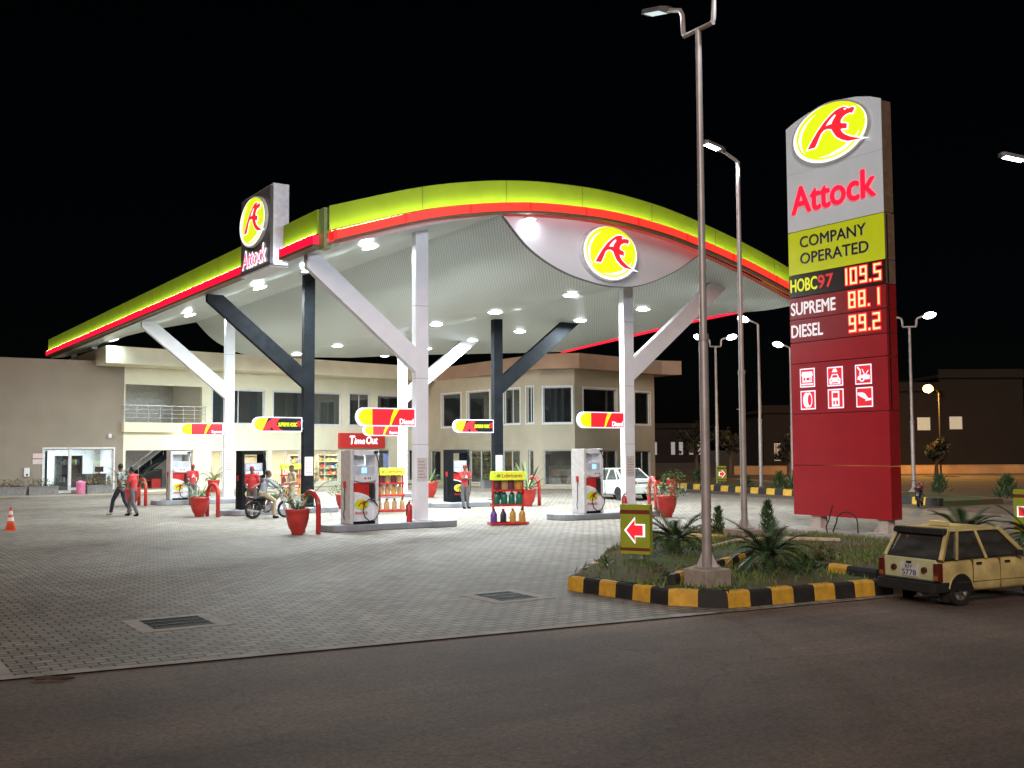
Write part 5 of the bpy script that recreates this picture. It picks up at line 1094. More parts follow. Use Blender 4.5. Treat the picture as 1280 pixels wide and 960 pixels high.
# =================================================================== VEHICLES
tyre = pm('tyre', (.016, .016, .016), .85, var=.3, scale=20); alloy = pm('alloy_wheel', (.40, .38, .36), .4, .7, var=.15)
cglass = glass('car_glass', (.66, .68, .66), .07, .14); lampr = pm('tail_lamp', (.12, .010, .010), .2, var=.2, coat=.8); trimb = pm('bumper_black', (.020, .020, .021), .6, var=.3)
def ring_loft(mb, secs, mi=0):
    n = len(secs[0]); o = len(mb.v)
    vs = [p for s_ in secs for p in s_]; fs = [(i*n+j, i*n+(j+1) % n, (i+1)*n+(j+1) % n, (i+1)*n+j) for i in range(len(secs)-1) for j in range(n)] + [tuple(range(n))[::-1], tuple((len(secs)-1)*n+j for j in range(n))]
    mb.add(vs, fs, mi)
def wheel(t, x, y, r, w, side, spokes=5):
    mb = MB(); mb.lathe([(r*.66, -w/2), (r*.93, -w/2), (r, -w*.36), (r, w*.36), (r*.93, w/2), (r*.66, w/2), (r*.62, w*.3), (r*.62, -w*.3)], 28, (x, y, r), axis='x'); wh = obj('wheel', mb, tyre, t, smooth='auto')
    mb = MB(); e = side*w*.40; mb.lathe([(r*.68, e-side*.03), (r*.68, e), (r*.58, e), (r*.56, e-side*.06)], 24, (x, y, r), axis='x')
    for k in range(spokes*2 if spokes > 5 else spokes):
        a = 2*pi*k/(spokes); c, s_ = cos(a), sin(a); mb.bar((x+e-side*.01, y+c*r*.08, r+s_*r*.08), (x+e-side*.012, y+c*r*.60, r+s_*r*.60), r*.17, .025)
    mb.lathe([(0, e), (r*.16, e), (r*.16, e-side*.04)], 10, (x, y, r), axis='x'); obj('rim', mb, alloy, wh)
    mb = MB(); mb.lathe([(0, e-side*.065), (r*.6, e-side*.065)], 16, (x, y, r), axis='x'); obj('brake_disc', mb, black, wh)
def bilin(q, s, t): a, b, c, d = [Vec(p) for p in q]; return a.lerp(b, s).lerp(d.lerp(c, s), t)
def pane(mb, q, s0, s1, t0, t1, off, mi=0, sl=0.0):
    n = (Vec(q[1])-Vec(q[0])).cross(Vec(q[3])-Vec(q[0])).normalized(); P = [bilin(q, s0, t0), bilin(q, s1, t0), bilin(q, s1-sl, t1), bilin(q, s0+(sl if s0 < .1 else 0), t1)]
    mb.add([p+n*off for p in P]+[p+n*(off-.01) for p in P], [(0, 1, 2, 3), (7, 6, 5, 4), (0, 4, 5, 1), (1, 5, 6, 2), (2, 6, 7, 3), (3, 7, 4, 0)], mi)
def car(name, label, cat, locn, rz, scale, body, secs, B, T, wheels, r, sidewins, spokes, zs):
    """secs: lower body (y, half width, z bottom, z top); B,T: greenhouse (y0,y1,halfwidth,z) at belt and roof"""
    t = thing(name, label, cat, locn, rz, None, scale); mb = MB(); S_ = []
    for y, hw, zb, zt in secs:
        h = [(hw*.90, zb), (hw*.99, zb+.10), (hw, zb+(zt-zb)*.45), (hw*.985, zt-.10), (hw*.93, zt-.02), (hw*.5, zt+.012)]
        S_.append([Vec((x, y, z)) for x, z in h]+[Vec((-x, y, z)) for x, z in h[::-1]])
    S_ = [S_[0]]+S_[:1]+S_[1:]+[S_[-1]]; S_[0] = [Vec((p.x*.97, p.y-.012, p.z)) for p in S_[1]]; S_[-1] = [Vec((p.x*.97, p.y+.012, p.z)) for p in S_[-2]]; ring_loft(mb, S_); bdy = obj('body', mb, body, t, smooth=True, sub=2)
    (a0, a1, ha, za), (b0, b1, hb, zb) = B, T
    mid = lambda k, e: [Vec((s_*(ha+(hb-ha)*k+e), y, za+(zb-za)*k)) for s_, y in ((-1, a0+(b0-a0)*k), (1, a0+(b0-a0)*k), (1, a1+(b1-a1)*k), (-1, a1+(b1-a1)*k))]
    bl = mid(0, 0); tl = mid(1, 0)
    faces = {'rear': [bl[0], bl[1], tl[1], tl[0]], 'right': [bl[1], bl[2], tl[2], tl[1]], 'front': [bl[2], bl[3], tl[3], tl[2]], 'left': [bl[3], bl[0], tl[0], tl[3]]}
    # greenhouse: roof cap on pillars
    mb = MB(); rf = [Vec(p) for p in tl]
    top = [p+Vec((0, 0, .0)) for p in rf]; o_ = [Vec((p.x*1.02, p.y+(.03 if p.y > (b0+b1)/2 else -.03), p.z-.03)) for p in rf]; c_ = [Vec((p.x*.86, p.y*.9+(b0+b1)*.05, p.z+.035)) for p in rf]
    ring_loft(mb, [o_, top, c_]); obj('roof', mb, body, t, bevel=.035, seg=3, smooth=True)
    mb = MB()
    for p, q in zip(bl, tl): mb = MB(); mb.bar(p, q, .075, .075); obj('pillar', mb, body, t)
    for side in ('right', 'left'):
        q = faces[side]
        for s_ in sidewins[1:-1:1]: s_ = s_ if side == 'right' else 1-s_; mb = MB(); mb.bar(bilin(q, s_, 0), bilin(q, s_, 1), .06, .05); obj('pillar', mb, body, t)
    mb = MB(); pane(mb, faces['rear'], .05, .95, .06, .90, .012, 0, .03); w_ = obj('rear_window', mb, cglass, t)
    mb = MB(); q = faces['rear']
    for (s0, s1, t0, t1) in ((.03, .97, .0, .07), (.03, .97, .89, .97), (.02, .06, .07, .89), (.94, .98, .07, .89)): pane(mb, q, s0, s1, t0, t1, .02)
    obj('window_seal', mb, rubber, w_)
    mb = MB(); pane(mb, faces['front'], .05, .95, .06, .94, .012); obj('windscreen', mb, cglass, t)
    for side in ('right', 'left'):
        for s0, s1 in zip(sidewins, sidewins[1:]):
            a, b = (s0, s1) if side == 'right' else (1-s1, 1-s0); mb = MB(); pane(mb, faces[side], a+.015, b-.015, .07, .90, .003); w_ = obj('side_window', mb, cglass, t)
            mb = MB(); q = faces[side]
            for (x0, x1, t0, t1) in ((a+.005, b-.005, .02, .07), (a+.005, b-.005, .90, .95), (a+.003, a+.017, .07, .90), (b-.017, b-.003, .07, .90)): pane(mb, q, x0, x1, t0, t1, .009)
            obj('window_seal', mb, rubber, w_)
    mb = MB(); mb.box(-ha*.9, ha*.9, a0+.2, a1-.1, za-.25, za-.05)     # dark cabin floor line and seats
    for sx in (-1, 1):
        for y in (a0+.75, a0+1.45): mb.box(sx*.30-.22, sx*.30+.22, y, y+.14, za-.1, za+.30); mb.box(sx*.3-.1, sx*.3+.1, y+.02, y+.1, za+.3, za+.45)
    obj('seats', mb, pm('car_interior', (.14, .12, .10), .9), t)
    hw = secs[len(secs)//2][1]
    for (x, y) in wheels:
        s_ = 1 if x > 0 else -1; mb = MB(); n = 20; rr = r*1.13
        mb.prism([(y+rr*cos(pi*k/n), max(r+rr*sin(pi*k/n), zs)) for k in range(n+1)], s_*(hw-.16), s_*(hw*.992), 'x'); obj('wheel_well_shade', mb, pm('arch_shade', (.008, .008, .008), .9), t)  # black half disc on the body side stands for the shaded wheel well
        mb = MB()
        mb.tube([(s_*(hw*.985), y+rr*cos(pi*k/n), r+rr*sin(pi*k/n)) for k in range(1, n)], .018, 6); obj('arch_lip', mb, body, t)
        wheel(t, x, y, r, .17, s_, spokes)
    return t, faces
tx = pm('taxi_sodium_lit', (.58, .47, .20), .5, spec=.12, var=.3, scale=2.6, coat=.0); txr = pm('taxi_cream', (.60, .60, .34), .45, var=.14, scale=3, coat=.08)  # one cream car: body yellowed to stand for sodium light on its side
tpos = Vec((6.25, 16.85, -.012))
t, fc = car('taxi', 'small cream-yellow taxi hatchback parked at garden kerb', 'taxi', tpos, ROT-pi/2-R(6), .84, tx,
    [(.06, .62, .34, .80), (.12, .665, .26, .845), (.5, .69, .22, .86), (1.4, .70, .20, .865), (2.4, .70, .20, .86), (2.75, .68, .21, .82), (3.1, .65, .24, .74), (3.26, .60, .30, .66)],
    (.13, 2.42, .655, .85), (.42, 1.78, .565, 1.385), [(-.60, .60), (.60, .60), (-.60, 2.74), (.60, 2.74)], .285, [.03, .17, .52, .95], 7, .24)
mb = MB(); mb.prism([(-.60, .42), (.60, .42), (.625, .80), (.60, .86), (-.60, .86), (-.625, .80)], .035, .075, 'y'); tg = obj('tailgate', mb, txr, t, bevel=.015)
mb = MB(); mb.box(-.655, .655, -.10, .10, .26, .45); mb.box(-.69, -.60, -.08, .30, .27, .45); mb.box(.60, .69, -.08, .30, .27, .45); mb.box(-.64, .64, -.07, .08, .455, .485); obj('bumper', mb, trimb, t, bevel=.03)
for s_ in (-1, 1):
    mb = MB(); mb.box(s_*.655-.075, s_*.655+.05*(1 if s_ > 0 else 1), -.005, .12, .47, .80); l_ = obj('tail_lamp', mb, lampr, t, bevel=.015)
    mb = MB(); mb.box(s_*.65-.055, s_*.65+.035, -.012, -.006, .50, .575); obj('reversing_lens', mb, pm('amber_lens', (.35, .12, .03), .2), l_)
    mb = MB(); mb.lathe([(0, .055), (.05, .05), (.058, .02), (.058, 0)], 14, (s_*.36, .034, .66), axis='y'); obj('round_reflector', mb, pm('reflector_dark', (.08, .02, .015), .3), tg)
pl = MB().box(-.21, .21, .018, .030, .52, .75); pl_ = obj('number_plate', pl, pm('plate_white', (.66, .66, .68), .45), tg)
ptx = pm('plate_ink', (.03, .03, .10), .5); text('RIY', .17, .07, ptx, pl_, (-.09, .017, .66), .01, ext=.002); text('5778', .33, .10, ptx, pl_, (-.165, .017, .54), .012, ext=.002)
mb = MB(); mb.box(-.05, .05, .0, .034, .765, .80); obj('tailgate_latch', mb, trimb, tg)
mb = MB(); mb.prism([(-.60, 1.30), (.60, 1.30), (.60, 1.385), (.54, 1.42), (-.54, 1.42), (-.60, 1.385)], .27, .44, 'y'); obj('spoiler', mb, trimb, t, bevel=.02)
mb = MB(); mb.box(-.20, .20, .78, .92, 1.43, 1.52); obj('roof_sign', mb, pm('taxi_sign', (.66, .60, .30), .45), t, bevel=.012)
for y in (1.02, 1.80):
    for s_ in (-1, 1): mb = MB(); mb.box(s_*.695-.012, s_*.695+.014, y, y+.13, .745, .785); obj('door_handle', mb, trimb, t)
mb = MB()
for y in (.92, 1.66, 2.44): mb.box(-.703, .703, y-.004, y+.004, .30, .86)
mb.box(-.7035, .7035, .5, 2.7, .43, .438); obj('door_seam', mb, pm('seam_dark', (.12, .08, .02), .7), t)
mb = MB(); mb.box(-.66, -.44, .30, .315, .06, .34); o_ = obj('mud_flap', mb, pm('mudflap_grey', (.30, .29, .27), .7), t); mb = MB(); mb.box(.44, .66, .30, .315, .08, .34); obj('mud_flap', mb, trimb, t)
mb = MB(); mb.tube([(.32, -.05, .22), (.32, .5, .22)], .03, 8); obj('exhaust', mb, steel, t)
for s_ in (-1, 1): mb = MB(); mb.box(s_*.76-.06, s_*.76+.06, 2.12, 2.18, .86, .97); mb.bar((s_*.68, 2.15, .86), (s_*.74, 2.15, .9), .03); obj('door_mirror', mb, trimb, t, bevel=.01)
mb = MB(); mb.tube([(-.3, .33, 1.25), (-.28, .31, 1.02), (-.05, .29, .96), (.25, .30, 1.10), (.42, .33, 1.2)], .02, 6); obj('window_garland', mb, pm('faded_red_cloth', (.28, .10, .07), .8), t)
wc = pm('white_car_paint', (.66, .70, .66), .25, var=.03, coat=.7)
t, fc = car('sedan_car', 'white sedan parked behind the right white pump, tail lamps facing out', 'car', W(32.5, 38.6, 0), ROT-R(6), 1.02, wc,
    [(.04, .70, .42, .98), (.14, .80, .30, 1.03), (.9, .85, .22, 1.02), (1.6, .86, .20, .98), (3.2, .86, .20, .94), (3.7, .84, .22, .90), (4.3, .78, .26, .78), (4.46, .68, .36, .68)],
    (.72, 3.28, .80, .96), (1.42, 2.55, .62, 1.46), [(-.74, .95), (.74, .95), (-.74, 3.58), (.74, 3.58)], .31, [.06, .14, .50, .92], 7, .26)
mb = MB(); mb.prism([(-.84, .34), (.84, .34), (.86, .62), (.80, .68), (-.80, .68), (-.86, .62)], -.04, .12, 'y'); obj('bumper', mb, wc, t, bevel=.03)
for s_ in (-1, 1):
    mb = MB(); mb.prism([(s_*.84, .74), (s_*.84, .93), (s_*.42, .90), (s_*.42, .80)][::s_], -.0, .14, 'y'); obj('tail_lamp', mb, pm('sedan_tail', (.40, .02, .03), .2, coat=.8), t, bevel=.01)
mb = MB(); mb.box(-.38, .38, .02, .05, .80, .85); obj('boot_trim', mb, chrome, t)
mb = MB(); mb.box(-.24, .24, .015, .05, .66, .78); obj('number_plate', mb, pm('plate_white', (.66, .66, .68), .45), t)
for y in (1.55, 2.35):
    mb = MB(); mb.box(-.885, -.85, y, y+.16, .80, .83); mb.box(.85, .885, y, y+.16, .80, .83); obj('door_handle', mb, wc, t)

def motorcycle(locn, rz, label, tank):
    t = thing('motorcycle', label, 'motorcycle', locn, rz, 'motorcycles'); r = .31; wb = 1.26
    for y, nm in ((0, 'rear'), (wb, 'front')):
        mb = MB(); n = 28; mb.tube([(0, y+(r-.035)*cos(2*pi*k/n), r+(r-.035)*sin(2*pi*k/n)) for k in range(n+1)], .042, 8); wh = obj('wheel', mb, tyre, t, smooth=True)
        mb = MB(); mb.tube([(0, y+(r-.08)*cos(2*pi*k/n), r+(r-.08)*sin(2*pi*k/n)) for k in range(n+1)], .014, 6); mb.lathe([(0, -.06), (.06, -.06), (.06, .06), (0, .06)], 12, (0, y, r), axis='x')
        for k in range(18): a = 2*pi*k/18; mb.tube([(.03*(-1)**k, y+.05*cos(a+.4), r+.05*sin(a+.4)), (0, y+(r-.08)*cos(a), r+(r-.08)*sin(a))], .004, 4)
        obj('rim', mb, chrome, wh)
        mb = MB(); pts = [(y+(r+.03)*cos(a), r+(r+.03)*sin(a)) for a in (rng(.45, 2.6, 10) if nm == 'rear' else rng(.35, 2.5, 10))]
        mb.strip([(-.06, a, b) for a, b in pts], [(.06, a, b) for a, b in pts]); obj('mudguard', mb, chrome if nm == 'front' else steel, t)
    mb = MB()
    for x in (-.07, .07): mb.tube([(x, wb, r), (x, wb-.22, .88)], .022, 6)
    mb.tube([(-.34, wb-.36, 1.06), (-.2, wb-.26, 1.04), (0, wb-.24, .98), (.2, wb-.26, 1.04), (.34, wb-.36, 1.06)], .014, 6); obj('fork', mb, chrome, t)
    mb = MB(); mb.tube([(0, wb-.24, .86), (0, .78, .42), (0, .38, .36)], .026, 6); mb.tube([(0, wb-.26, .80), (0, .55, .70), (0, .0, .66)], .026, 6); mb.tube([(.09, 0, r), (.09, .42, .36)], .022, 6); mb.tube([(-.09, 0, r), (-.09, .42, .36)], .022, 6); mb.tube([(.1, .02, r), (.1, .12, .64)], .026, 6); mb.tube([(-.1, .02, r), (-.1, .12, .64)], .026, 6); obj('frame', mb, black, t)
    mb = MB(); mb.box(-.11, .11, .42, .72, .28, .46); mb.lathe([(.08, 0), (.10, .02), (.10, .05), (.08, .07), (.10, .09), (.10, .12), (.08, .14)], 10, (0, .66, .45)); obj('engine', mb, steel, t, bevel=.01)
    mb = MB(); mb.ball((0, .80, .79), (.13, .25, .12), 12); obj('fuel_tank', mb, tank, t, smooth=True)
    mb = MB(); mb.box(-.13, .13, -.16, .60, .70, .79); obj('seat', mb, rubber, t, bevel=.04)
    mb = MB(); mb.tube([(.13, .62, .30), (.14, .3, .24), (.14, .12, .26)], .025, 8); mb.tube([(.14, .16, .26), (.14, -.30, .34)], [.04, .045], 10); obj('exhaust', mb, chrome, t)
    mb = MB(); mb.lathe([(0, .0), (.08, .02), (.09, .10), (.07, .16), (0, .17)], 14, (0, wb-.05, .90), axis='y'); obj('headlamp', mb, chrome, t)
    mb = MB(); mb.box(-.05, .05, -.26, -.20, .62, .70); obj('tail_lamp', mb, lampr, t)
    mb = MB(); mb.tube([(-.15, .05, .72), (-.15, -.22, .80), (.15, -.22, .80), (.15, .05, .72)], .014, 6); obj('grab_rail', mb, chrome, t)
    return t
mpos = W(13.05, 37.35, 0); MR = ROT-pi/2+R(4)
motorcycle(mpos, MR, 'dark motorcycle with chrome wheels under the rider', pm('tank_olive', (.10, .12, .05), .3, coat=.6))
motorcycle(W(37.6, 27.4, 0), ROT-R(60), 'red motorcycle parked right of the pylon foot', pm('tank_red', (.40, .02, .03), .3, coat=.6))

# =================================================================== PEOPLE
skin = pm('brown_skin', (.17, .085, .05), .55, var=.12); hair = pm('black_hair', (.012, .010, .009), .6, var=.3)
def remesh(name, mb, mat, parent, vox=.016):
    me = mb.mesh(name, mat); o = bpy.data.objects.new(name, me); link(o, parent); m = o.modifiers.new('r', 'REMESH'); m.mode = 'VOXEL'; m.voxel_size = vox
    s_ = o.modifiers.new('s', 'SMOOTH'); s_.factor = .5; s_.iterations = 3; o.data = ev(o); o.modifiers.clear(); o.data.name = name
    o.data.polygons.foreach_set('use_smooth', [True]*len(o.data.polygons)); 
    if not o.data.materials: o.data.materials.append(mat)
    return o
def person(label, locn, rz, s_, J, shirt, trou, shoe=None, cap=None, long=False, parent=None):
    D = dict(pel=(0, 0, .95), che=(0, .0, 1.26), nek=(0, 0, 1.47), hd=(0, .03, 1.63), hl=(-.09, 0, .92), hr=(.09, 0, .92), kl=(-.10, .02, .50), kr=(.10, .02, .50), al=(-.10, 0, .08), ar=(.10, 0, .08), tl=(-.12, .17, .03), tr=(.12, .17, .03),
             sl=(-.185, 0, 1.41), sr=(.185, 0, 1.41), el=(-.235, -.03, 1.13), er=(.235, -.03, 1.13), wl=(-.25, .06, .88), wr=(.25, .06, .88), look=(0, 1, 0)); D.update(J); D = {k: Vec(v) for k, v in D.items()}
    t = thing('person', label, 'person', locn, rz, 'people on the forecourt', s_)
    f = D['look'].normalized(); side = Vec((f.y, -f.x, 0)); hd = D['hd']; shoe = shoe or black
    mb = MB(); mb.M = Mat.Translation(hd) @ Mat(((side.x, f.x, 0, 0), (side.y, f.y, 0, 0), (0, 0, 1, 0), (0, 0, 0, 1)))
    mb.ball((0, 0, .01), (.076, .094, .112), 14); mb.ball((0, .03, -.06), (.052, .06, .055), 10); mb.ball((0, .098, -.012), (.014, .018, .024), 8); mb.ball((-.078, -.005, -.01), (.012, .02, .032), 6); mb.ball((.078, -.005, -.01), (.012, .02, .032), 6)
    mb.M = Mat.Identity(4); mb.tube([D['nek']-Vec((0, 0, .06)), hd-Vec((0, .01, .05))], [.06, .052], 10)
    def limb(m, a, b, c, r0, r1, r2): m.tube([a, a.lerp(b, .35), b, b.lerp(c, .3), c], [r0, r0*1.02, r1, r1*1.0, r2], 10); m.ball(a, r0, 8); m.ball(b, r1, 8); m.ball(c, r2, 8)
    fingers = MB()
    for x in 'lr':
        limb(mb, D['s'+x], D['e'+x], D['w'+x], .05, .038, .027)
        w, e = D['w'+x], D['e'+x]; dr = (w-e).normalized(); ps = dr.cross(Vec((0, 0, 1)) if abs(dr.z) < .9 else Vec((0, 1, 0))).normalized(); pn = dr.cross(ps)
        mb.tube([w, w+dr*.09], [.028, .036], 8); mb.ball(w+dr*.06, .034, 8)
        for k, ln in enumerate((.062, .074, .07, .055)):
            b0 = w+dr*.09+ps*(k-1.5)*.018; fingers.tube([b0-dr*.02, b0+dr*ln*.5, b0+dr*ln*.85+pn*.014], [.010, .009, .007], 6)
        b0 = w+dr*.035+ps*.03; fingers.tube([b0, b0+dr*.03+ps*.022, b0+dr*.06+ps*.024], [.012, .010, .008], 6)
        limb(mb, D['h'+x], D['k'+x], D['a'+x], .075, .052, .038)
    pe, ch, nk = D['pel'], D['che'], D['nek']
    for k in range(7): p = pe.lerp(ch, k/6); mb.ball(p, (.145, .10, .09), 10)
    mb.tube([ch, nk], [.11, .06], 10)
    body = remesh('body', mb, skin, t, .016)
    b = bmesh.new(); b.from_mesh(body.data); fm = fingers.mesh('fingers', skin); b.from_mesh(fm); b.to_mesh(body.data); b.free()
    # eyes and mouth
    Mh = Mat.Translation(hd) @ Mat(((side.x, f.x, 0, 0), (side.y, f.y, 0, 0), (0, 0, 1, 0), (0, 0, 0, 1)))
    mb = MB(Mh); [mb.ball((x, .085, .012), (.013, .008, .008), 8) for x in (-.03, .03)]; obj('eyes', mb, pm('eye_white', (.5, .48, .45), .3), t)
    mb = MB(Mh); [mb.ball((x, .092, .012), (.006, .004, .006), 8) for x in (-.03, .03)]; obj('pupils', mb, black, t)
    mb = MB(Mh); mb.ball((0, .082, -.058), (.022, .010, .007), 8); obj('mouth', mb, pm('lips', (.16, .05, .04), .5), t)
    mb = MB(Mh)
    if cap: mb.ball((0, -.012, .055), (.084, .098, .075), 12); mb.prism([(-.07, .05), (.07, .05), (.06, .15), (-.06, .15)], .055, .07, 'z'); obj('cap', mb, cap, t)
    mb = MB(Mh); mb.ball((0, -.022, .035 if not cap else .0), (.084, .088, .10 if not cap else .07), 12); obj('hair', mb, hair, t)
    # clothes
    mb = MB()
    lo = pe-Vec((0, 0, .06)) if abs(pe.z-.95) < .2 else pe
    for k in range(9): p = lo.lerp(ch, k/8); mb.ball(p, (.160-.012*sin(pi*k/8), .115, .07), 12)
    for k in range(4): mb.ball(ch.lerp(nk, k/4.5), (.162-.022*k, .112-.012*k, .08), 12)
    for x in 'lr':
        a, e, w = D['s'+x], D['e'+x], D['w'+x]; mb.ball(a, .068, 10)
        if long: mb.tube([a, e, e.lerp(w, .92)], [.066, .054, .042], 10); mb.ball(e, .054, 8)
        else: mb.tube([a, a.lerp(e, .75)], [.068, .064], 10)
        mb.tube([nk-Vec((0, 0, .04)), a], [.07, .066], 10)
    remesh('shirt', mb, shirt, t, .02)
    mb = MB(); mb.ball(pe, (.158, .118, .12), 12)
    for x in 'lr':
        h, k, a = D['h'+x], D['k'+x], D['a'+x]; mb.tube([h, h.lerp(k, .4), k, k.lerp(a, .5), k.lerp(a, .96)], [.092, .09, .072, .066, .062], 10); mb.ball(k, .072, 8); mb.tube([pe, h], [.11, .092], 10)
    remesh('trousers', mb, trou, t, .02)
    for x in 'lr':
        a, to = D['a'+x], D['t'+x]; mb = MB(); mb.ball(a+Vec((0, -.01, -.02)), (.045, .055, .045), 8); mb.tube([a+Vec((0, -.03, -.045)), a.lerp(to, .6)+Vec((0, 0, -.01)), to], [.042, .042, .03], 8); remesh('shoe', mb, shoe, t, .014)
    return t
redsh = pm('red_tshirt', (.52, .035, .04), .8, var=.12); greyt = pm('grey_trousers', (.11, .105, .11), .85, var=.15); navy = pm('navy_jeans', (.025, .03, .05), .85, var=.2); khaki = pm('khaki_cloth', (.36, .29, .19), .85, var=.12)
def _cam(n, l, b):
    tc = n.new('ShaderNodeTexCoord'); v_ = n.new('ShaderNodeTexVoronoi'); v_.inputs['Scale'].default_value = 17; l.new(tc.outputs['Object'], v_.inputs['Vector']); r = n.new('ShaderNodeValToRGB'); r.color_ramp.interpolation = 'CONSTANT'; e = r.color_ramp.elements; e[0].color = (.06, .07, .07, 1); e[1].position = .5; e[1].color = (.30, .32, .29, 1); l.new(v_.outputs['Color'], r.inputs[0]); l.new(r.outputs[0], b.inputs['Base Color']); b.inputs['Roughness'].default_value = .85
pat = tree_mat('patterned_shirt', _cam)
whshoe = pm('pale_shoe', (.42, .36, .26), .6)
def logo(t): # white print on a red shirt front
    text('A', .15, .17, pm('shirt_print', (.7, .68, .68), .7), t, (.075, .148, 1.17), .02, ext=.006, M=Mat.Rotation(pi, 4, 'Z') @ ROTX, name='shirt_print')
person('man in patterned grey shirt and dark jeans striding left', W(9.55, 42.3, 0), R(78), 1.13, dict(al=(-.10, .30, .10), tl=(-.11, .46, .05), kl=(-.1, .22, .52), ar=(.10, -.34, .12), tr=(.11, -.20, .03), kr=(.10, -.08, .52), wl=(-.22, -.16, .95), el=(-.25, -.12, 1.15), wr=(.2, .14, .98), look=(.45, .9, 0)), pat, navy, whshoe)
person('man in red shirt and grey trousers walking with head bowed over his hands', W(9.85, 41.6, 0), R(72), 1.08, dict(al=(-.10, -.26, .10), tl=(-.11, -.12, .03), kl=(-.1, -.06, .51), ar=(.10, .26, .09), tr=(.11, .42, .04), kr=(.10, .20, .51), wl=(-.08, .30, 1.12), el=(-.24, .06, 1.12), wr=(.08, .30, 1.10), er=(.24, .06, 1.12), hd=(0, .09, 1.60), nek=(0, .03, 1.46), look=(0, 1, 0)), redsh, greyt)
logo(person('attendant in red shirt and red cap standing beside the furthest left pump', W(14.1, 48.5, 0), ROT+R(175), 1.06, dict(wl=(-.2, -.14, 1.0), wr=(.14, .2, .98)), redsh, greyt, cap=redp))
logo(person('attendant in red shirt and cap leaning with one hand at his chin', W(22.45, 38.25, 0), ROT+R(178), 1.05, dict(wl=(.06, .20, 1.20), el=(-.25, .08, 1.15), wr=(.05, .17, 1.46), er=(.20, .17, 1.16), al=(-.13, .06, .08), tl=(-.15, .22, .03), ar=(.09, .10, .08), tr=(.10, .26, .03)), redsh, greyt, cap=redp))
person('security guard in khaki uniform and dark cap beside the black column', W(15.55, 40.0, 0), ROT+R(95), 1.08, dict(wl=(-.16, .24, 1.08), wr=(.15, .26, 1.05), look=(-.3, 1, 0)), khaki, pm('khaki_trousers', (.40, .32, .21), .85), cap=pm('dark_cap', (.03, .025, .02), .7), long=True)
person('attendant in red shirt and cap standing behind the motorcycle rider', W(13.35, 38.35, 0), ROT+R(150), 1.08, dict(wl=(-.12, .26, 1.05), wr=(.14, .24, 1.05)), redsh, greyt, cap=pm('magenta_cap', (.45, .03, .12), .7))
person('motorcycle rider in light grey shirt and khaki trousers', mpos, MR, 1.12, dict(pel=(0, .30, .80), che=(0, .40, 1.10), nek=(0, .48, 1.28), hd=(0, .53, 1.43), sl=(-.185, .46, 1.24), sr=(.185, .46, 1.24), el=(-.27, .66, 1.05), er=(.27, .66, 1.05), wl=(-.29, .86, 1.0), wr=(.29, .86, 1.0), hl=(-.09, .32, .80), hr=(.09, .32, .80), kl=(-.19, .66, .58), kr=(.20, .66, .56), al=(-.22, .52, .24), ar=(.25, .62, .08), tl=(-.23, .68, .20), tr=(.26, .78, .03)), pm('light_grey_shirt', (.30, .34, .40), .85, var=.1), khaki, long=True)

# =================================================================== FAR SURROUNDINGS
painted_kerb([(39.1, 27.5), (41.0, 35.5), (43.0, 43.8), (45.2, 52.5)][::-1], .32, .25, .8, 'distant black and yellow kerb along the side road')
mb = MB(); mb.add([(39.3, 27.4, .2), (43.2, 27.2, .2), (47.6, 38, .2), (51, 52, .2), (45.3, 52.5, .2), (43.1, 43.8, .2), (41.1, 35.5, .2)], [tuple(range(7))]); mb.v = []; mb.f = []; mb.m = []; mb.prism([(39.3, 27.4), (43.2, 27.2), (47.6, 38), (51, 52), (45.3, 52.5), (43.1, 43.8), (41.1, 35.5)], -.02, .2, 'z'); struct('verge', mb, gardm, rz=ROT)
for i, (u, v, s_, l_) in enumerate(((44.6, 44.0, .5, 'dark shrub left of the far single-arm lamp post'), (45.8, 42.5, .6, 'dark shrub just right of the far single-arm lamp post'), (43.8, 39.5, .65, 'dark shrub on far verge close to pylon edge'), (49.4, 53, .6, 'dark shrub near the distant arrow sign'), (47.0, 33.0, .6, 'round dark bush right of twin-head lamp post'), (45.1, 28.2, .65, 'round dark bush above the taxi roof'), (44.0, 25.0, .6, 'round dark bush at right edge beyond the road'))):
    low_shrub(u, v, s_, l_, [leafd], 260, 1.4, grp='dark shrubs on the far verge', z=.15)
mb = MB(); mb.add([(42.5, 22, .0), (44.5, 22, .0), (49.0, 35, .0), (62.5, 62, 0), (60.5, 62, 0), (47.5, 35.5, .0)], [tuple(range(6))]); mb.v = [p+Vec((0, 0, .02)) for p in mb.v]
struct('far_pavement', mb, pm('far_paving', (.26, .22, .17), .85, var=.2, scale=.6), rz=ROT)
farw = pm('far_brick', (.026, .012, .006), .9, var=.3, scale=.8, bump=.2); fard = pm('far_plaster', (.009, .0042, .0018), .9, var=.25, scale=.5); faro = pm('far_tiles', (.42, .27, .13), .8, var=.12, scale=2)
def house(x, y, w, d, h, rz, label, mat, wins=(), extra=None, gl=None):
    t = thing('house', label, 'house', Vec((x, y, 0)), rz, 'dark houses far to the right'); mb = MB(); mb.box(0, w, 0, d, 0, h); obj('wall', mb, mat, t)
    mb = MB(); mb.box(-.3, w+.3, -.3, d+.3, h+.002, h+.35); mb.box(-.1, w+.1, -.1, .15, h+.352, h+.9); obj('roof', mb, fard, t)
    for (a, b, c, e) in wins:
        mb = MB(); mb.box(a, b, -.06, -.005, c, e); f_ = obj('window', mb, frm, t); mb = MB(); m_ = (a+b)/2; mb.box(a+.08, m_-.05, -.07, -.062, c+.08, e-.08); mb.box(m_+.05, b-.08, -.07, -.062, c+.08, e-.08); obj('pane', mb, gl or glow('lit_curtain', (.52, .50, .36), .42), f_)
    if extra: extra(t)
    return t
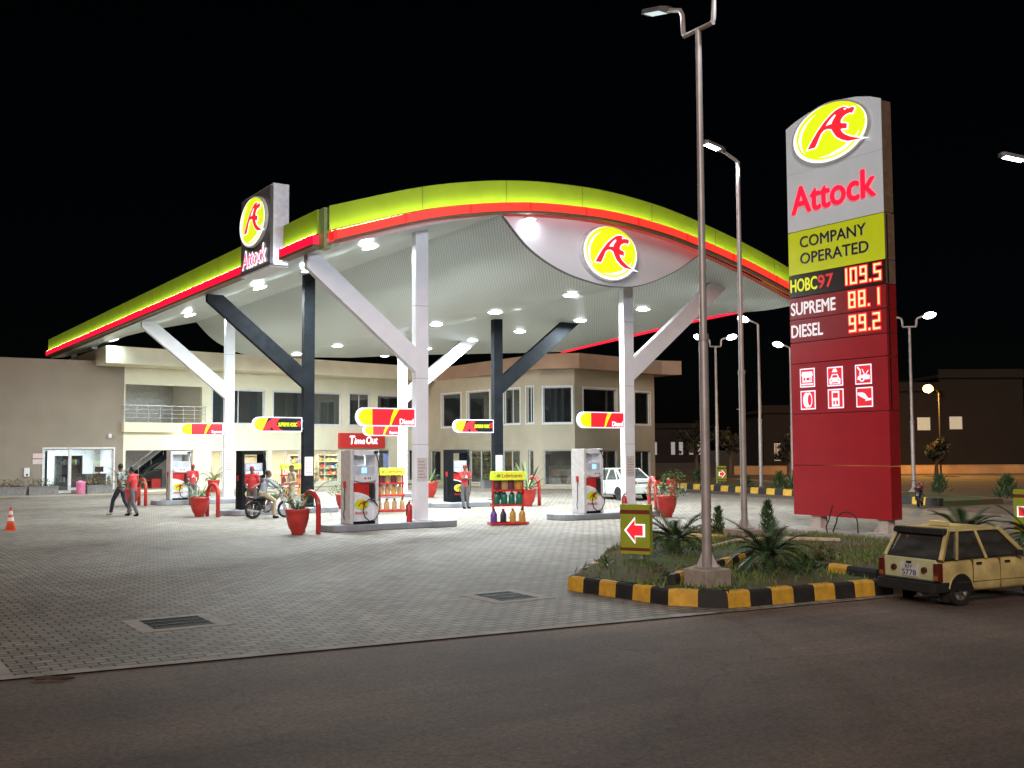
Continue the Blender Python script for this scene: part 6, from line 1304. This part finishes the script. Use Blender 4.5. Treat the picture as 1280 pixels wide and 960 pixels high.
# x at distance y: px = 640+1320*x/y
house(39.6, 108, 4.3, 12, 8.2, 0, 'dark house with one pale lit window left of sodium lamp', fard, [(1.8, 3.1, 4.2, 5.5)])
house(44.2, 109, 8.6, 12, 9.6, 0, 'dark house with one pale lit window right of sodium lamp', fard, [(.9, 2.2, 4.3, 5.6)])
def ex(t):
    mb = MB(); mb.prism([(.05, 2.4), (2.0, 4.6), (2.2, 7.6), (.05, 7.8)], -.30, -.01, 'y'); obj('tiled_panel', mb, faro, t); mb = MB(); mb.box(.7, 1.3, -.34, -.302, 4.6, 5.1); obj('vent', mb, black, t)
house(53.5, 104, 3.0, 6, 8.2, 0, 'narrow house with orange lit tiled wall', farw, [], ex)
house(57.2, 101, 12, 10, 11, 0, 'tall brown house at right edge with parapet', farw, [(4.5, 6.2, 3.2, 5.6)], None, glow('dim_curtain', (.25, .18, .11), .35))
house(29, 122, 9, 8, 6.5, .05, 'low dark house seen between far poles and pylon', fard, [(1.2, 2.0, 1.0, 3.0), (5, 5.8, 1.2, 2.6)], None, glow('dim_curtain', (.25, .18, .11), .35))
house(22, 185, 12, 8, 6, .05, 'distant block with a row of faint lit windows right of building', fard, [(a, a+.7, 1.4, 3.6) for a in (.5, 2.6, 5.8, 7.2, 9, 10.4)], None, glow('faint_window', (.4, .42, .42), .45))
for (x0, x1, y, l_) in ((20.5, 60, 98, 'low pale boundary wall lit orange, across the far road'),):
    mb = MB(); mb.box(x0, x1, y, y+.25, 0, .75); mb.box(x0, x1, y-.03, y+.28, .752, .82)
    o = obj('boundary_wall', mb, pm('boundary_wall', (.30, .18, .09), .9, var=.3, scale=.5), None); tag(o, l_, 'wall')
def far_tree(x, y, h, label):
    t = thing('tree', label, 'tree', Vec((x, y, 0)), random.random()*6, 'dark trees beyond the road'); mb = MB(); mb.tube([(0, 0, 0), (.1, 0, h*.3), (.0, .1, h*.6)], [.2, .14, .06], 7)
    for k in range(5): a = k*1.3; mb.tube([(.05, 0, h*(.3+.06*k)), (cos(a)*h*.22, sin(a)*h*.22, h*(.5+.08*k))], [.08, .03], 5)
    obj('trunk', mb, bark, t); mb = MB()
    for c in range(9):
        a = c*2.4; cr = h*.24*math.sqrt(random.random()); cx, cy_, cz = cr*cos(a), cr*sin(a), h*(.45+.5*random.random())
        for k in range(70):
            v = Vec((random.gauss(0, 1), random.gauss(0, 1), random.gauss(0, .8)))*h*.065; p = Vec((cx, cy_, cz))+v; q = Vec((random.uniform(-1, 1), random.uniform(-1, 1), random.uniform(-1, 1)))*.35; w = Vec((random.uniform(-1, 1), random.uniform(-1, 1), random.uniform(-1, 1)))*.16
            mb.add([p-w, p+w, p+q], [(0, 1, 2)], k % 2)
    obj('crown', mb, [pm('far_leaf', (.014, .022, .009), .7, var=.4), pm('far_leaf_dry', (.03, .02, .01), .7, var=.4)], t, fix=False)
for x, y, h, l_ in ((16.5, 95, 5.0, 'dark tree just right of the station building'), (20.5, 100, 4.2, 'dark tree between the two nearest far poles'), (24.0, 92, 3.6, 'low dark tree beside the far single-arm lamp post'), (36, 90, 3.0, 'dark low tree right beside the pylon')):
    far_tree(x, y, h, l_)
bpy.context.view_layer.update()
